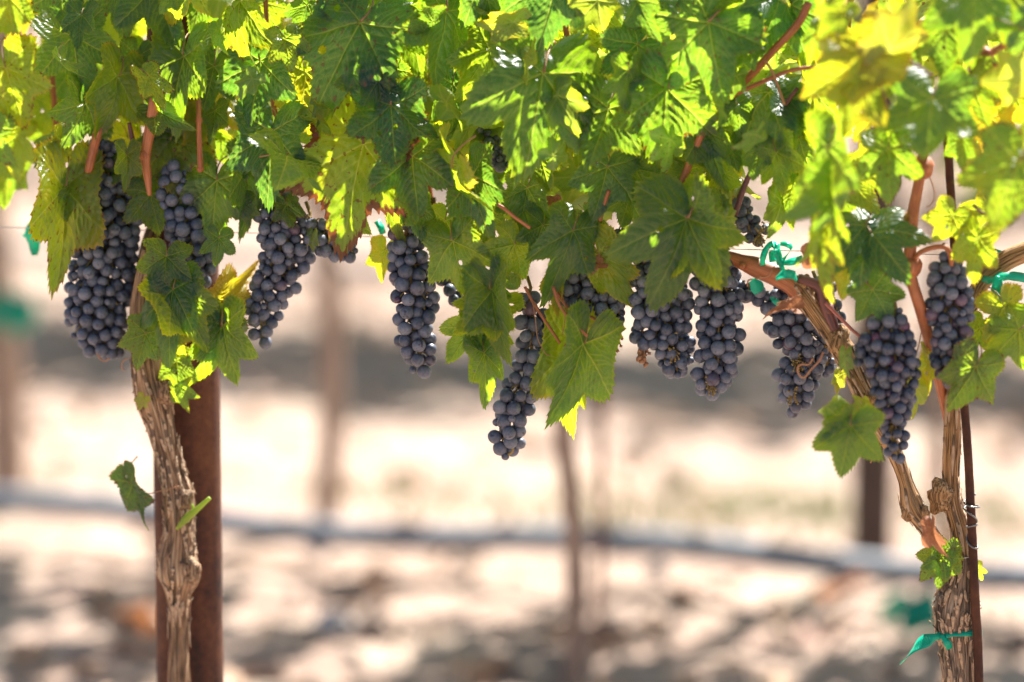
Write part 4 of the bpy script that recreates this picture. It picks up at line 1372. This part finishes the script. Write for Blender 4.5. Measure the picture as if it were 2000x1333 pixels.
# row 2: one trunk stands in view at column 640
s640 = (row_pt(2, 615) - row_s(2, 0)).dot(ROWD)
BGL = {0: 'blurred grapevine with pale trunk standing at the hose left of centre', -1: 'blurred grapevine at the left picture edge with brown trunk and green ribbon'}
s20 = (row_pt(2, 5) - row_s(2, 0)).dot(ROWD)
bg_vine(Vector((0, .36, 0)) + row_s(2, s640), 'blurred grapevine with a pale trunk behind the second-row hose, between pipe and slender bunch', 31, trunk_r=.022, leaves=380)
bg_vine(Vector((0, .36, 0)) + row_s(2, s20 - .06), 'blurred grapevine with brown trunk and green ribbon at the picture edge', 32, trunk_r=.036, leaves=380)
bg_vine(Vector((0, .36, 0)) + row_s(2, s640 + 1.14), 'blurred second-row grapevine beside the dark steel post', 33, trunk_r=.014, leaves=380)
bg_vine(Vector((0, .36, 0)) + row_s(2, s640 + 1.95), 'blurred second-row grapevine beyond the forked vine', 34, leaves=380)
for k in (3, 4):
    nm = {3: 'third', 4: 'fourth'}[k]
    L0 = row_s(k, 0)
    xs_ = [(row_pt(k, px) - L0).dot(ROWD) for px in (0, 2000)]
    s, i = xs_[0] - .45, 0
    while s < xs_[1] + 1.0:
        bg_vine(row_s(k, s), 'far blurred grapevine with dense crown in the %s row' % nm, 60 + k * 10 + i, leaves=950 if k == 3 else 450, trunk_r=.018)
        s += .95
        i += 1
# dark steel post of the second row
p = row_pt(2, 1742) + Vector((0, .30, 0))
mb = MB()
mb.tube([Vector((p.x, p.y, z)) for z in np.linspace(-.2, 1.9, 30)], [.037] * 30, seg=24)
tag(mb.build('steel_post', plain('dark_post', (.075, .045, .032), .8)), 'dark blurred steel post behind the second-row hose', 'post')
# slim young trunk and its stake between the rows
q = ground_at(1118, 1350)
root = tag(empty('grapevine', q), 'slim blurred young grapevine trunk standing in front of the hose', 'grapevine', 'grapevines of the rows behind')
mb = MB()
pa = []
for i in range(24):
    z = -.03 + .95 * i / 23
    pa.append(Vector((q.x - .012 * z + .008 * math.sin(z * 9) - .02 * max(0, z - .15), q.y, z)))
mb.tube(pa, [.0165 - .002 * i / 23 for i in range(24)], seg=14, rough=.15, seed=9, bumps=.1)
mb.build('trunk', M_BGBARK, root)
cr = MB()
rgc = random.Random(4)
for i in range(60):
    bg_leaf_mesh(cr, q + Vector((rgc.gauss(0, .12), rgc.gauss(0, .1), rgc.uniform(.95, 1.3))), rgc.uniform(.04, .07), rgc)
cr.build('crown', M_BGLEAF, root, smooth=False)
q2 = ground_at(1168, 1270)
mb = MB()
mb.tube([Vector((q2.x + .012 * z, q2.y, z)) for z in np.linspace(-.1, 1.2, 20)], [.0065] * 20, seg=12)
tag(mb.build('steel_rod', M_BGPOST), 'thin blurred stake beside the slim young trunk', 'rod')


def blur_ribbon(label, c, size, seed):
    rg = random.Random(seed)
    mb = MB()
    for k in range(8):
        a = rg.uniform(-.9, .9)
        pts = [c + Vector((0, -.03, 0))]
        for q in range(1, 6):
            t = q / 5
            pts.append(c + Vector((math.sin(a) * size * t * 1.2 + .006 * math.sin(q), -.03 - .02 * t, -size * t * math.cos(a) + size * .35 * math.sin(t * 3.1))))
        mb.strip(pts, [.012 + .020 * math.sin(math.pi * q / 5.5) for q in range(6)], [Vector((1, .2, rg.uniform(-.6, .6)))] * 6, .0005)
    tag(mb.build('tie_ribbon', M_RIBBON), label, 'tie ribbon', 'green plastic ribbons tying the vines')


b20 = row_s(2, s20 - .03) + Vector((0, .3, 0))
dd = ray(32, 578)
tt = (b20 - CAM).dot(ROWN) / dd.dot(ROWN)
blur_ribbon('blurred green ribbon on the brown trunk at the picture edge', CAM + dd * tt, .062, 1)
g = ground_at(1775, 1232)
blur_ribbon('blurred green ribbon scrap lying on the soil behind the forked trunk', g + Vector((0, 0, .06)), .055, 2)

# ------------------------------------------------------------------ ground litter
rgl = random.Random(77)
mb = MB()
for i in range(1500):
    x = rgl.uniform(-2.6, 2.6)
    y = 5.6 + rgl.random() ** 1.6 * 9
    c = Vector((x, y, .012))
    if rgl.random() < .5:
        bg_leaf_mesh(mb, c + Vector((0, 0, .015)), rgl.uniform(.018, .045), rgl)
    else:
        a = rgl.uniform(0, 3.14)
        d = Vector((math.cos(a), math.sin(a), rgl.uniform(-.1, .25))) * rgl.uniform(.03, .1)
        mb.tube([c - d, c + Vector((0, 0, .008)), c + d], [.002, .003, .002], seg=5)
tag(mb.build('leaf_litter', M_STRAW, smooth=False), 'dry leaves and straw scattered on the pale soil', 'leaf litter', kind='stuff')
mb = MB()
for i in range(420):
    x = rgl.uniform(-2.6, 2.6)
    y = 5.5 + rgl.random() ** 1.5 * 9
    mb.ball((x, y, .008), rgl.uniform(.008, .034), 9, 6, (1, 1, .7), .7, i)
tag(mb.build('soil_clods', M_SOIL), 'clods of dry soil scattered over the ground', 'soil', kind='stuff')
mb = MB()
for (px, py, n, w) in ((1250, 1030, 120, .45), (1560, 1015, 110, .4), (760, 985, 40, .2), (1950, 1040, 60, .25), (140, 985, 30, .2)):
    c = ground_at(px, py)
    for i in range(n):
        b = c + ROWD * rgl.gauss(0, w * .5) + ROWN * rgl.gauss(0, .09)
        b.z = 0
        hgt = rgl.uniform(.03, .09)
        d = Vector((rgl.gauss(0, .03), rgl.gauss(0, .03), hgt))
        mb.strip([b, b + d * .5, b + d + Vector((d.x * .5, d.y * .5, 0))], [.005, .005, .001], [CR + CF * rgl.uniform(-1, 1)] * 3, .0006)
tag(mb.build('weeds', M_WEED, smooth=False), 'thin patches of green weeds growing behind the second-row hose', 'weeds', kind='stuff')
for (px, py, lab, s) in ((1640, 1212, 'orange-brown fallen leaf on the soil behind the diagonal arm', .055), (250, 1272, 'reddish fallen leaf on the soil beside the rusty pipe', .075), (620, 1110, 'orange fallen leaf on the bright soil in front of the hose', .04)):
    c = ground_at(px, py)
    o = mesh_obj('fallen_leaf', DRY)
    o.matrix_basis = Matrix.Translation(c + Vector((0, 0, .05))) @ Matrix.Rotation(px * .01, 4, 'Z') @ Matrix.Rotation(R(50), 4, 'X') @ Matrix.Scale(s, 4)
    tag(o, lab, 'fallen leaf', 'fallen leaves on the soil')
mb = MB()
c = ground_at(650, 1240)
mb.ball(c + Vector((0, 0, .02)), .032, 14, 10, (1, 1, .75), .5, 3)
tag(mb.build('stone', M_STONE), 'pale round stone on the soil near the rusty pipe', 'stone')
